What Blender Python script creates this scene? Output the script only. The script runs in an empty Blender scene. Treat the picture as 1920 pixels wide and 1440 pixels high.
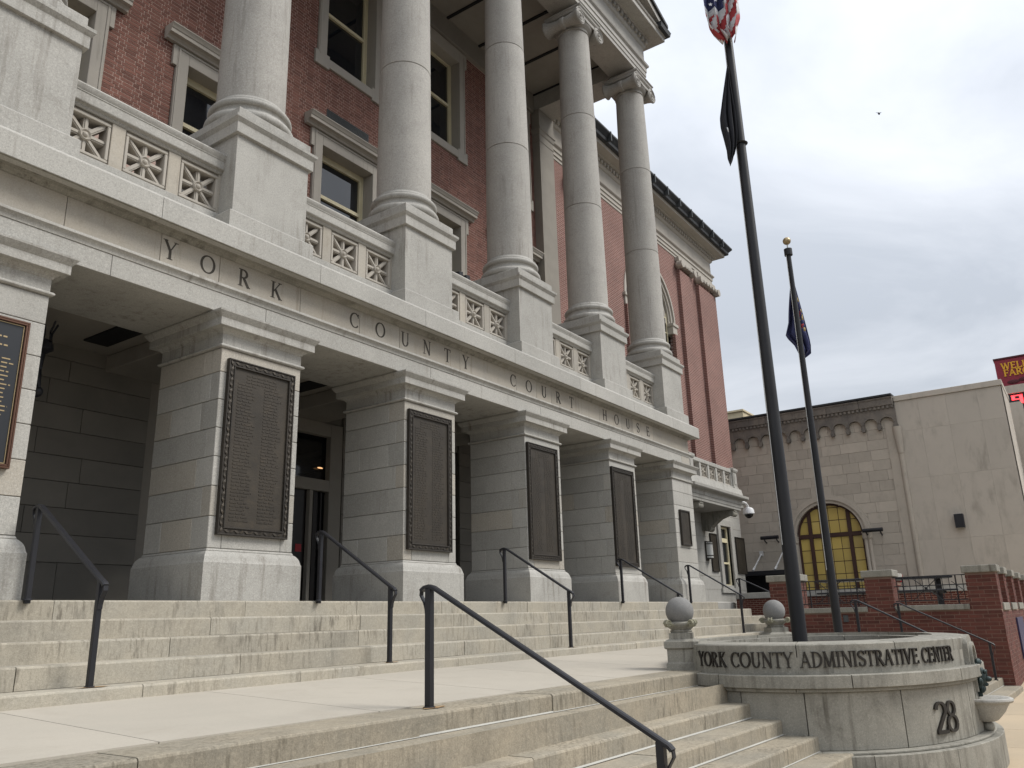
import bpy, math, random
from mathutils import Vector, Matrix, Euler
random.seed(7)
scn = bpy.context.scene
COL = scn.collection
PI = math.pi
rad = math.radians

# ------------------------------------------------------------------ camera
CAM = Vector((-5.75635, -7.49851, -0.26167))
ROT = Euler((1.85346375, 0.02622036, -0.95916642), 'XYZ')
FPX = 1518.252
cd = bpy.data.cameras.new('camera'); cam = bpy.data.objects.new('camera', cd); COL.objects.link(cam)
cam.location = CAM; cam.rotation_euler = ROT
cd.sensor_width = 36; cd.lens = FPX / 1920 * 36; cd.clip_start = 0.05; cd.clip_end = 2000
scn.camera = cam

# ------------------------------------------------------------------ overcast sky
SUN_DIR = Vector((0.42, -0.66, 0.92)).normalized()          # towards the sun behind the cloud
w = bpy.data.worlds.new('World'); scn.world = w; w.use_nodes = True
nt = w.node_tree; nt.nodes.clear()
def N(t, kind, **kw):
    n = t.nodes.new(kind)
    for k, v in kw.items(): setattr(n, k, v)
    return n
def setin(n, **kw):
    for k, v in kw.items():
        n.inputs[int(k[1:]) if k[0] == 'i' and k[1:].isdigit() else k.replace('_', ' ')].default_value = v
out = N(nt, 'ShaderNodeOutputWorld'); bg = N(nt, 'ShaderNodeBackground'); bg.inputs['Strength'].default_value = 0.1
sky = N(nt, 'ShaderNodeTexSky', sky_type='NISHITA', sun_disc=False)
sky.sun_elevation = math.asin(SUN_DIR.z); sky.sun_rotation = math.atan2(SUN_DIR.x, SUN_DIR.y)
tc = N(nt, 'ShaderNodeTexCoord'); sep = N(nt, 'ShaderNodeSeparateXYZ')
nt.links.new(tc.outputs['Generated'], sep.inputs[0])
def wm(op, a, b=None, c=None):
    n = N(nt, 'ShaderNodeMath', operation=op)
    for i, v in enumerate((a, b, c)):
        if v is None: continue
        if hasattr(v, 'links'): nt.links.new(v, n.inputs[i])
        else: n.inputs[i].default_value = v
    return n.outputs[0]
zc = wm('MAXIMUM', sep.outputs['Z'], 0.0)
den = wm('ADD', zc, 0.22)
cmb = N(nt, 'ShaderNodeCombineXYZ')
nt.links.new(wm('DIVIDE', sep.outputs['X'], den), cmb.inputs[0]); nt.links.new(wm('DIVIDE', sep.outputs['Y'], den), cmb.inputs[1])
n1 = N(nt, 'ShaderNodeTexNoise'); setin(n1, Scale=1.15, Detail=7.0, Roughness=0.56, Distortion=0.5)
cmb.inputs[2].default_value = 5.3
nt.links.new(cmb.outputs[0], n1.inputs['Vector'])
cr = N(nt, 'ShaderNodeValToRGB'); cr.color_ramp.elements[0].position = 0.37; cr.color_ramp.elements[1].position = 0.69
cr.color_ramp.elements[0].color = (0.525, 0.56, 0.615, 1); cr.color_ramp.elements[1].color = (0.875, 0.90, 0.945, 1)
nt.links.new(n1.outputs[0], cr.inputs[0])
lum = wm('MULTIPLY', wm('MULTIPLY_ADD', zc, 1.15, 0.62), 6.0)   # overcast sky: brighter towards the zenith
mul = N(nt, 'ShaderNodeVectorMath', operation='SCALE'); nt.links.new(cr.outputs[0], mul.inputs[0]); nt.links.new(lum, mul.inputs['Scale'])
mix = N(nt, 'ShaderNodeMix', data_type='RGBA'); mix.inputs[0].default_value = 0.93
nt.links.new(sky.outputs[0], mix.inputs[6]); nt.links.new(mul.outputs[0], mix.inputs[7])
nt.links.new(mix.outputs[2], bg.inputs['Color']); nt.links.new(bg.outputs[0], out.inputs[0])

sd = bpy.data.lights.new('sun', 'SUN'); sd.energy = 1.5; sd.angle = rad(22); sd.color = (1.0, 0.965, 0.91)
sun = bpy.data.objects.new('sun', sd); COL.objects.link(sun)
sun.rotation_euler = (-SUN_DIR).to_track_quat('-Z', 'Y').to_euler(); sun.location = (0, -10, 40)
vs = scn.view_settings; vs.view_transform = 'Standard'; vs.look = 'None'; vs.exposure = 0.96; vs.gamma = 1.0; vs.use_curve_mapping = False

scn.cycles.diffuse_bounces = 2
# ------------------------------------------------------------------ photo pixel -> point on a plane
_M = ROT.to_matrix()
def ray(u, v): return _M @ Vector(((u - 960) / FPX, -(v - 720) / FPX, -1.0))
def px(u, v, ax, val):
    d = ray(u, v); t = (val - CAM[ax]) / d[ax]; return CAM + d * t
def seen(p):
    q = _M.transposed() @ (Vector(p) - CAM)
    return (960 + FPX * q.x / -q.z, 720 - FPX * q.y / -q.z, -q.z)

# ------------------------------------------------------------------ materials
MATS = {}
def mat(name, col, col2=None, rough=0.8, metal=0.0, nscale=1.2, speck=0.0, sscale=160.0, bump=0.0, bscale=90.0, rnd=0.0, rndcol=None,
        streak=0.0, scol=(0.05, 0.045, 0.035), island=False, spec=0.35, coat=0.0, blotch=0.0, streak_scale=7.0, streak_lo=0.56, hue=0.0, streak_z=0.55):
    m = bpy.data.materials.new(name); m.use_nodes = True; t = m.node_tree; t.nodes.clear()
    o = N(t, 'ShaderNodeOutputMaterial'); p = N(t, 'ShaderNodeBsdfPrincipled'); t.links.new(p.outputs[0], o.inputs[0])
    setin(p, Roughness=rough, Metallic=metal); p.inputs['Specular IOR Level'].default_value = spec; p.inputs['Coat Weight'].default_value = coat
    L = t.links.new
    tcn = N(t, 'ShaderNodeTexCoord'); oi = N(t, 'ShaderNodeObjectInfo')
    off = N(t, 'ShaderNodeVectorMath', operation='MULTIPLY_ADD'); comb = N(t, 'ShaderNodeCombineXYZ')
    for i in range(3): L(oi.outputs['Random'], comb.inputs[i])
    L(comb.outputs[0], off.inputs[0]); off.inputs[1].default_value = (37.3, 71.7, 19.1); L(tcn.outputs['Object'], off.inputs[2])
    vec = off.outputs[0]
    def noise(sc, det=4.0, ro=0.55, v=None, dist=0.0):
        n = N(t, 'ShaderNodeTexNoise'); setin(n, Scale=sc, Detail=det, Roughness=ro, Distortion=dist); L(v or vec, n.inputs['Vector']); return n.outputs[0]
    def ramp(x, lo, hi, a=0.0, b=1.0):
        n = N(t, 'ShaderNodeMapRange'); n.clamp = True; L(x, n.inputs[0]); n.inputs[1].default_value = lo; n.inputs[2].default_value = hi
        n.inputs[3].default_value = a; n.inputs[4].default_value = b; return n.outputs[0]
    def mixc(f, a, b, mode='MIX'):
        n = N(t, 'ShaderNodeMix', data_type='RGBA', blend_type=mode)
        for i, v in ((0, f), (6, a), (7, b)):
            if hasattr(v, 'links'): L(v, n.inputs[i])
            else: n.inputs[i].default_value = v if i == 0 else (*v, 1)
        return n.outputs[2]
    c = mixc(ramp(noise(nscale, 5.0, 0.6, dist=0.4), 0.35, 0.65), col, col2 or tuple(x * 0.82 for x in col))
    if rnd:
        if island:
            g = N(t, 'ShaderNodeNewGeometry'); r = g.outputs['Random Per Island']
        else: r = oi.outputs['Random']
        if rndcol:
            c = mixc(ramp(r, 1 - rnd, 1 - rnd + 0.12), c, rndcol)
            rr = wn = N(t, 'ShaderNodeTexWhiteNoise', noise_dimensions='1D'); L(r, wn.inputs['W']); rr = wn.outputs[0]
            hs = N(t, 'ShaderNodeHueSaturation'); L(ramp(rr, 0, 1, 0.90, 1.10), hs.inputs['Value']); L(c, hs.inputs['Color']); c = hs.outputs[0]
        else:
            hs = N(t, 'ShaderNodeHueSaturation'); L(ramp(r, 0, 1, 1 - rnd, 1 + rnd), hs.inputs['Value']); L(c, hs.inputs['Color']); c = hs.outputs[0]
    if speck:
        c = mixc(ramp(noise(sscale, 2.0, 0.7), 0.42, 0.62, 0.0, speck), c, tuple(x * 0.35 for x in col))
        c = mixc(ramp(noise(sscale * 0.3, 3.0, 0.75), 0.50, 0.66, 0.0, speck * 1.1), c, tuple(x * 0.45 for x in col))
        c = mixc(ramp(noise(sscale * 0.4, 2.0, 0.7), 0.52, 0.68, 0.0, speck * 0.9), c, tuple(min(0.9, x * 1.5) for x in col))
    if blotch:
        c = mixc(ramp(noise(nscale * 2.7, 6.0, 0.7, dist=0.8), 0.52, 0.72, 0.0, blotch), c, scol)
    if streak:
        mp = N(t, 'ShaderNodeMapping'); mp.inputs['Scale'].default_value = (streak_scale, streak_scale, streak_z); L(vec, mp.inputs['Vector'])
        s1 = ramp(noise(1.6, 5.0, 0.65, mp.outputs[0]), streak_lo, streak_lo + 0.16)
        s2 = ramp(noise(0.9, 3.0, 0.6), 0.40, 0.62)
        mm = N(t, 'ShaderNodeMath', operation='MULTIPLY'); L(s1, mm.inputs[0]); L(s2, mm.inputs[1])
        m2 = N(t, 'ShaderNodeMath', operation='MULTIPLY'); L(mm.outputs[0], m2.inputs[0]); m2.inputs[1].default_value = streak
        c = mixc(m2.outputs[0], c, scol)
    L(c, p.inputs['Base Color'])
    if bump:
        b = N(t, 'ShaderNodeBump'); setin(b, Strength=bump, Distance=0.01); L(noise(bscale, 6.0, 0.7), b.inputs['Height']); L(b.outputs[0], p.inputs['Normal'])
    MATS[name] = m; return m

mat('granite', (0.455, 0.440, 0.402), (0.372, 0.360, 0.328), 0.78, speck=0.34, bump=0.3, bscale=90, streak=0.62, streak_lo=0.52, blotch=0.22, scol=(0.15, 0.13, 0.105))
mat('granite_block', (0.455, 0.440, 0.402), (0.392, 0.380, 0.346), 0.78, speck=0.34, bump=0.3, bscale=90, rnd=0.24, rndcol=(0.43, 0.392, 0.33), streak=0.40, blotch=0.12, scol=(0.17, 0.15, 0.12))
mat('granite_warm', (0.44, 0.398, 0.33), (0.39, 0.362, 0.315), 0.78, speck=0.18, bump=0.16, rnd=0.14, streak=0.55, blotch=0.25, scol=(0.20, 0.165, 0.12))
mat('granite_dark', (0.325, 0.308, 0.262), (0.235, 0.226, 0.194), 0.8, speck=0.30, bump=0.16, streak=0.8, blotch=0.5, scol=(0.085, 0.075, 0.058), streak_lo=0.50)
mat('column_stone', (0.435, 0.414, 0.375), (0.36, 0.343, 0.312), 0.78, nscale=0.8, speck=0.32, sscale=120, bump=0.25, bscale=80, streak=0.5, streak_lo=0.53, blotch=0.22, scol=(0.16, 0.14, 0.118), rnd=0.11)
mat('step_stone', (0.41, 0.370, 0.295), (0.345, 0.322, 0.27), 0.82, nscale=1.6, speck=0.22, sscale=110, bump=0.3, bscale=70, rnd=0.10, streak=0.72, streak_scale=17, streak_lo=0.49, streak_z=3.2, blotch=0.20, scol=(0.125, 0.108, 0.082))
mat('step_stone_low', (0.355, 0.308, 0.232), (0.272, 0.248, 0.198), 0.85, nscale=1.5, speck=0.25, sscale=100, bump=0.35, bscale=60, rnd=0.10, streak=0.75, streak_scale=19, streak_lo=0.48, streak_z=3.2, blotch=0.26, scol=(0.10, 0.085, 0.06))
mat('concrete', (0.43, 0.392, 0.33), (0.385, 0.353, 0.298), 0.9, nscale=0.6, speck=0.06, bump=0.1, bscale=160, rnd=0.05, blotch=0.30, scol=(0.30, 0.262, 0.21))
mat('pavement_concrete', (0.45, 0.36, 0.25), (0.405, 0.33, 0.235), 0.9, nscale=0.6, speck=0.08, bump=0.1, rnd=0.05, blotch=0.12, scol=(0.3, 0.24, 0.17))
mat('asphalt', (0.055, 0.055, 0.057), rough=0.95, speck=0.2, bump=0.3)
mat('sealant', (0.43, 0.42, 0.38), rough=0.7, blotch=0.3, scol=(0.3, 0.27, 0.22))
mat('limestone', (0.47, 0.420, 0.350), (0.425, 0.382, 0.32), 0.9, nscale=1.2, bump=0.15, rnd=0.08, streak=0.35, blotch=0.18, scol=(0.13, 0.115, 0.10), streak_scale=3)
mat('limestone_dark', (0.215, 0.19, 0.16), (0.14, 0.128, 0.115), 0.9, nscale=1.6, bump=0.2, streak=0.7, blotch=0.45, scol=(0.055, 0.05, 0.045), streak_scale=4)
mat('bank_concrete', (0.51, 0.460, 0.39), (0.47, 0.425, 0.362), 0.9, nscale=0.35, bump=0.06, rnd=0.03, streak=0.35, blotch=0.12, scol=(0.14, 0.125, 0.10), streak_scale=1.6, streak_lo=0.5)
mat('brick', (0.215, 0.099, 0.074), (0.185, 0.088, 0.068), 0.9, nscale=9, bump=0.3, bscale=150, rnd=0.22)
mat('brick_field', (0.215, 0.099, 0.074), (0.185, 0.088, 0.068), 0.9, nscale=9, bump=0.3, bscale=150, rnd=0.22, island=True)
mat('mortar', (0.60, 0.44, 0.37), (0.53, 0.385, 0.33), 0.95, bump=0.3)
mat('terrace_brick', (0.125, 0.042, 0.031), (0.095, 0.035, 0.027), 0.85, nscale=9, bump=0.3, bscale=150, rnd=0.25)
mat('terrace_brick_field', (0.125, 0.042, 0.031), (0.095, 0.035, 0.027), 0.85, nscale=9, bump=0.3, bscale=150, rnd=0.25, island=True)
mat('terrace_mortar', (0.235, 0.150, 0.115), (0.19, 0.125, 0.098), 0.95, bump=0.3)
mat('bronze', (0.062, 0.052, 0.040), (0.042, 0.036, 0.029), 0.55, metal=0.35, nscale=2.2, bump=0.25, bscale=60, blotch=0.35, scol=(0.098, 0.076, 0.05))
mat('bronze_dark', (0.050, 0.042, 0.034), (0.034, 0.030, 0.025), 0.5, metal=0.35, bump=0.2)
mat('black_plate', (0.022, 0.024, 0.028), (0.018, 0.02, 0.024), 0.4, coat=0.1)
mat('gold', (0.42, 0.32, 0.18), rough=0.4, metal=0.6)
mat('copper_edge', (0.115, 0.058, 0.038), rough=0.5, metal=0.4)
mat('black_paint', (0.014, 0.014, 0.017), (0.02, 0.02, 0.023), 0.42, bump=0.08, bscale=70)
mat('pole_paint', (0.018, 0.018, 0.020), (0.013, 0.013, 0.015), 0.5, nscale=2, bump=0.05)
mat('cream_paint', (0.72, 0.645, 0.43), (0.66, 0.59, 0.40), 0.6)
mat('stucco', (0.30, 0.275, 0.235), (0.25, 0.23, 0.20), 0.9, bump=0.15, blotch=0.2, scol=(0.2, 0.175, 0.14))
mat('frame_stone', (0.43, 0.395, 0.34), (0.385, 0.355, 0.31), 0.85, bump=0.12, streak=0.4, scol=(0.13, 0.115, 0.095))
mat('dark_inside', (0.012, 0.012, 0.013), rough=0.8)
mat('dark_wood', (0.016, 0.012, 0.010), rough=0.35)
mat('grey_metal', (0.075, 0.08, 0.082), rough=0.55, metal=0.3, bump=0.2)
mat('window_brown', (0.065, 0.030, 0.022), (0.05, 0.026, 0.02), 0.6)
mat('yellow_blind', (0.58, 0.43, 0.115), (0.50, 0.375, 0.11), 0.35, nscale=0.8, rnd=0.12, coat=0.3)
mat('white_metal', (0.62, 0.62, 0.60), rough=0.4)
mat('white_plastic', (0.75, 0.75, 0.75), rough=0.35)
mat('smoke_plastic', (0.012, 0.012, 0.014), rough=0.12)
mat('frosted', (0.55, 0.55, 0.52), rough=0.4)
mat('maroon', (0.235, 0.022, 0.040), (0.21, 0.02, 0.036), 0.5)
mat('maroon_dark', (0.075, 0.012, 0.016), rough=0.6)
mat('sign_yellow', (0.75, 0.40, 0.03), rough=0.5)
mat('cloth_blue', (0.050, 0.056, 0.14), (0.036, 0.040, 0.10), 0.85)
mat('cloth_black', (0.016, 0.017, 0.022), (0.022, 0.023, 0.028), 0.85)
mat('cloth_white', (0.72, 0.72, 0.72), rough=0.85)
mat('cloth_gold', (0.55, 0.43, 0.16), (0.42, 0.31, 0.14), 0.85)
mat('cloth_red', (0.42, 0.055, 0.06), rough=0.85)
mat('patina', (0.018, 0.028, 0.030), (0.04, 0.06, 0.055), 0.5, metal=0.4, bump=0.4, bscale=40)
mat('lichen_stone', (0.30, 0.285, 0.20), (0.20, 0.19, 0.145), 0.9, nscale=6, bump=0.4, bscale=50)
mat('ball_stone', (0.235, 0.23, 0.22), (0.185, 0.182, 0.176), 0.85, nscale=3, speck=0.2, bump=0.2)
mat('roof_dark', (0.045, 0.047, 0.05), (0.03, 0.032, 0.034), 0.7, nscale=3, streak=0.5, scol=(0.2, 0.2, 0.2))
mat('cream_building', (0.62, 0.53, 0.36), rough=0.9)
mat('soil', (0.06, 0.05, 0.04), rough=0.95, bump=0.5, bscale=20)
mat('red_sticker', (0.42, 0.03, 0.04), rough=0.5)
mat('blue_sign', (0.035, 0.03, 0.085), rough=0.5)
mat('low_bounce_floor', (0.10, 0.098, 0.094), (0.08, 0.078, 0.075), 0.7, bump=0.15)  # unseen landing floor, made dark to cut light bounced into the portico
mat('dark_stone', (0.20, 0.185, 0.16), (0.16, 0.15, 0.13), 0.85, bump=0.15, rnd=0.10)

def glass(name, tint, rough=0.03, ior=1.75):
    m = bpy.data.materials.new(name); m.use_nodes = True; t = m.node_tree; p = t.nodes['Principled BSDF']
    p.inputs['Base Color'].default_value = (*tint, 1); p.inputs['Roughness'].default_value = rough; p.inputs['IOR'].default_value = ior
    tcn = N(t, 'ShaderNodeTexCoord'); n = N(t, 'ShaderNodeTexNoise'); setin(n, Scale=0.8, Detail=1.0); b = N(t, 'ShaderNodeBump'); setin(b, Strength=0.05, Distance=0.05)
    t.links.new(tcn.outputs['Object'], n.inputs['Vector']); t.links.new(n.outputs[0], b.inputs['Height']); t.links.new(b.outputs[0], p.inputs['Normal'])
    MATS[name] = m
glass('glass_dark', (0.012, 0.014, 0.017)); glass('glass_door', (0.006, 0.006, 0.007), 0.05, 1.45)
def emit(name, col, s):
    m = bpy.data.materials.new(name); m.use_nodes = True; p = m.node_tree.nodes['Principled BSDF']
    p.inputs['Base Color'].default_value = (*col, 1); p.inputs['Emission Color'].default_value = (*col, 1); p.inputs['Emission Strength'].default_value = s
    MATS[name] = m
emit('led_red', (1.0, 0.05, 0.06), 1.6); emit('reflection_glow', (1.0, 0.55, 0.25), 0.6)

def brick_tex(name, c1, c2, mc, course=0.068, length=0.215, axis='X'):
    m = bpy.data.materials.new(name); m.use_nodes = True; t = m.node_tree; p = t.nodes['Principled BSDF']; L = t.links.new
    p.inputs['Roughness'].default_value = 0.9; p.inputs['Specular IOR Level'].default_value = 0.2
    tcn = N(t, 'ShaderNodeTexCoord'); s = N(t, 'ShaderNodeSeparateXYZ'); c = N(t, 'ShaderNodeCombineXYZ'); L(tcn.outputs['Object'], s.inputs[0])
    L(s.outputs[axis], c.inputs[0]); L(s.outputs['Z'], c.inputs[1])
    b = N(t, 'ShaderNodeTexBrick'); L(c.outputs[0], b.inputs['Vector'])
    setin(b, Scale=1.0, Mortar_Size=0.011, Brick_Width=length, Row_Height=course, Bias=0.0); b.inputs['Mortar Smooth'].default_value = 0.3
    b.inputs['Color1'].default_value = (*c1, 1); b.inputs['Color2'].default_value = (*c2, 1); b.inputs['Mortar'].default_value = (*mc, 1)
    n = N(t, 'ShaderNodeTexNoise'); setin(n, Scale=0.8, Detail=5.0); L(tcn.outputs['Object'], n.inputs['Vector'])
    mx = N(t, 'ShaderNodeMix', data_type='RGBA', blend_type='MULTIPLY'); mx.inputs[0].default_value = 0.5; L(b.outputs[0], mx.inputs[6])
    rp = N(t, 'ShaderNodeMapRange'); L(n.outputs[0], rp.inputs[0]); rp.inputs[1].default_value = 0.3; rp.inputs[2].default_value = 0.7; rp.inputs[3].default_value = 0.7; rp.inputs[4].default_value = 1.15
    L(rp.outputs[0], mx.inputs[7]); L(mx.outputs[2], p.inputs['Base Color'])
    bp = N(t, 'ShaderNodeBump'); setin(bp, Strength=0.5, Distance=0.006); bp.invert = True; L(b.outputs['Fac'], bp.inputs['Height']); L(bp.outputs[0], p.inputs['Normal'])
    MATS[name] = m
brick_tex('wing_brick', (0.215, 0.101, 0.084), (0.175, 0.085, 0.072), (0.38, 0.275, 0.235))
brick_tex('wing_brick_side', (0.215, 0.101, 0.084), (0.175, 0.085, 0.072), (0.38, 0.275, 0.235), axis='Y')
brick_tex('far_brick', (0.118, 0.036, 0.026), (0.095, 0.030, 0.023), (0.235, 0.150, 0.115), axis='Y')
brick_tex('street_brick', (0.118, 0.036, 0.026), (0.095, 0.030, 0.023), (0.235, 0.150, 0.115), axis='X')

# ------------------------------------------------------------------ objects
ORG = {}
def tag(o, label=None, cat=None, group=None, kind=None):
    if label: o['label'] = label
    if cat: o['category'] = cat
    if group: o['group'] = group
    if kind: o['kind'] = kind
    return o
def thing(name, label, cat, loc=(0, 0, 0), group=None):
    o = bpy.data.objects.new(name, None); o.empty_display_size = 0.2; COL.objects.link(o); o.location = loc
    ORG[o] = Vector(loc); return tag(o, label, cat, group)
class MB:
    def __init__(s): s.v = []; s.f = []
    def add(s, vs, fs):
        k = len(s.v); s.v += [tuple(x) for x in vs]; s.f += [tuple(i + k for i in f) for f in fs]; return s
    def box(s, x0, x1, y0, y1, z0, z1, c=0.0):
        if c <= 0:
            return s.add([(x0, y0, z0), (x1, y0, z0), (x1, y1, z0), (x0, y1, z0), (x0, y0, z1), (x1, y0, z1), (x1, y1, z1), (x0, y1, z1)],
                         [(3, 2, 1, 0), (4, 5, 6, 7), (0, 1, 5, 4), (1, 2, 6, 5), (2, 3, 7, 6), (3, 0, 4, 7)])
        V = []; 
        for (z, i) in ((z0, c), (z0 + c, 0), (z1 - c, 0), (z1, c)):
            a0, a1, b0, b1 = x0 + i, x1 - i, y0 + i, y1 - i; e = c if i == 0 else 0
            if e: V += [(a0 + e, b0, z), (a1 - e, b0, z), (a1, b0 + e, z), (a1, b1 - e, z), (a1 - e, b1, z), (a0 + e, b1, z), (a0, b1 - e, z), (a0, b0 + e, z)]
            else: V += [(a0, b0, z), (a1, b0, z), (a1, b0, z), (a1, b1, z), (a1, b1, z), (a0, b1, z), (a0, b1, z), (a0, b0, z)]
        # merge doubled ring corners on the first and last ring
        idx = [0, 1, 1, 2, 2, 3, 3, 0]; P = [V[0], V[1], V[3], V[5]] + V[8:24] + [V[24], V[25], V[27], V[29]]
        r1 = list(range(4, 12)); r2 = list(range(12, 20)); F = [(3, 2, 1, 0), (20, 21, 22, 23)]
        for k in range(8):
            n = (k + 1) % 8; F.append((r1[k], r1[n], r2[n], r2[k]))
            a, b = idx[k], idx[n]
            F.append((a, r1[n], r1[k]) if a == b else (a, b, r1[n], r1[k]))
            F.append((r2[k], r2[n], 20 + a) if a == b else (r2[k], r2[n], 20 + b, 20 + a))
        return s.add(P, F)
    def ring(s, x0, x1, y0, y1, prof, cap=True):
        """a moulding profile [(offset, z)...] carried round a rectangle"""
        V = []; F = []
        for o, z in prof: V += [(x0 - o, y0 - o, z), (x1 + o, y0 - o, z), (x1 + o, y1 + o, z), (x0 - o, y1 + o, z)]
        n = len(prof)
        for i in range(n - 1):
            for k in range(4): a = 4 * i + k; b = 4 * i + (k + 1) % 4; F.append((a, b, b + 4, a + 4))
        if cap: F += [(3, 2, 1, 0), tuple(4 * (n - 1) + k for k in range(4))]
        return s.add(V, F)
    def lathe(s, cx, cy, prof, n=48, axis='Z', cap=True, a0=0.0, a1=2 * PI):
        V = []; F = []; full = abs(a1 - a0 - 2 * PI) < 1e-6; m = n if full else n + 1
        for r, z in prof:
            for k in range(m):
                t = a0 + (a1 - a0) * k / n; V.append((cx + r * math.cos(t), cy + r * math.sin(t), z))
        for i in range(len(prof) - 1):
            for k in range(n):
                a = i * m + k; b = i * m + (k + 1) % m; F.append((a, b, b + m, a + m))
        if cap and full: F += [tuple(range(m - 1, -1, -1)), tuple((len(prof) - 1) * m + k for k in range(m))]
        return s.add(V, F)
    def ylathe(s, cx, cz, prof, n=28):
        """profile [(r, y)] round an axis along Y"""
        V = []; F = []
        for r, y in prof:
            for k in range(n): t = 2 * PI * k / n; V.append((cx + r * math.cos(t), y, cz + r * math.sin(t)))
        for i in range(len(prof) - 1):
            for k in range(n): a = i * n + k; b = i * n + (k + 1) % n; F.append((a, a + n, b + n, b))
        F += [tuple(range(n)), tuple((len(prof) - 1) * n + k for k in range(n - 1, -1, -1))]
        return s.add(V, F)
    def prism(s, pts, d, cap=True):
        """pts: 3D polygon; d: extrusion vector"""
        n = len(pts); d = Vector(d); V = [Vector(p) for p in pts] + [Vector(p) + d for p in pts]
        F = [(i, (i + 1) % n, n + (i + 1) % n, n + i) for i in range(n)]
        if cap: F += [tuple(range(n - 1, -1, -1)), tuple(range(n, 2 * n))]
        return s.add(V, F)
    def tube(s, P, r, n=8, cap=True, r1=None):
        P = [Vector(p) for p in P]; V = []; F = []; m = len(P)
        for i, p in enumerate(P):
            d = (P[min(i + 1, m - 1)] - P[max(i - 1, 0)]).normalized()
            u = d.cross(Vector((0, 0, 1))); u = Vector((1, 0, 0)) if u.length < 1e-3 else u.normalized(); q = u.cross(d)
            rr = r if r1 is None else r + (r1 - r) * i / (m - 1)
            for k in range(n): t = 2 * PI * k / n; V.append(p + (u * math.cos(t) + q * math.sin(t)) * rr)
        for i in range(m - 1):
            for k in range(n): a = i * n + k; b = i * n + (k + 1) % n; F.append((a, b, b + n, a + n))
        if cap: F += [tuple(range(n - 1, -1, -1)), tuple((m - 1) * n + k for k in range(n))]
        return s.add(V, F)
    def bar(s, a, b, w, h, up=(0, 0, 1)):
        """rectangular bar from a to b, w across, h along up"""
        a = Vector(a); b = Vector(b); d = (b - a).normalized(); sde = d.cross(Vector(up)).normalized(); u = sde.cross(d)
        V = [p + sde * (w / 2 * i) + u * (h / 2 * j) for p in (a, b) for i, j in ((-1, -1), (1, -1), (1, 1), (-1, 1))]
        return s.add(V, [(0, 1, 2, 3), (7, 6, 5, 4), (0, 4, 5, 1), (1, 5, 6, 2), (2, 6, 7, 3), (3, 7, 4, 0)])
    def sphere(s, c, r, n=24, m=14, sc=(1, 1, 1)):
        prof = [(max(1e-4, r * math.sin(PI * i / m)), -r * math.cos(PI * i / m)) for i in range(m + 1)]; V = []; F = []
        for rr, z in prof:
            for k in range(n): t = 2 * PI * k / n; V.append((c[0] + rr * math.cos(t) * sc[0], c[1] + rr * math.sin(t) * sc[1], c[2] + z * sc[2]))
        for i in range(m):
            for k in range(n): a = i * n + k; b = i * n + (k + 1) % n; F.append((a, b, b + n, a + n))
        return s.add(V, F)
    def mesh(s, name, m, org=(0, 0, 0), smooth=True, ang=38):
        me = bpy.data.meshes.new(name); o = Vector(org)
        me.from_pydata([(v[0] - o.x, v[1] - o.y, v[2] - o.z) for v in s.v], [], s.f); me.materials.append(MATS[m])
        if smooth: me.shade_smooth(); me.set_sharp_from_angle(angle=rad(ang))
        me.update(); return me
    def build(s, name, m, parent=None, smooth=True, ang=38, label=None, cat=None, group=None, kind=None, fix=True):
        org = ORG.get(parent, Vector((0, 0, 0)))
        me = s.mesh(name, m, org, smooth, ang)
        if fix:
            import bmesh
            bm = bmesh.new(); bm.from_mesh(me); bmesh.ops.recalc_face_normals(bm, faces=bm.faces); bm.to_mesh(me); bm.free()
        o = bpy.data.objects.new(name, me); COL.objects.link(o)
        if parent: o.parent = parent
        ORG[o] = org; return tag(o, label, cat, group, kind)
def inst(me, name, parent, loc, rz=0.0):
    """an object sharing mesh data, placed at a world position below its parent"""
    o = bpy.data.objects.new(name, me); COL.objects.link(o); o.parent = parent
    o.location = Vector(loc) - ORG[parent]; o.rotation_euler = (0, 0, rz); ORG[o] = Vector(loc); return o
def dup(o, d, parent=None):
    c = o.copy(); COL.objects.link(c); c.location = o.location + Vector(d) if parent is None else o.location
    if parent is not None: c.parent = parent
    ORG[c] = ORG[o] + Vector(d)
    for ch in list(o.children): dup(ch, (0, 0, 0), c)
    return c
def arcpts(cx, cz, r, a0, a1, n): return [(cx + r * math.cos(a0 + (a1 - a0) * i / n), cz + r * math.sin(a0 + (a1 - a0) * i / n)) for i in range(n + 1)]

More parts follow.
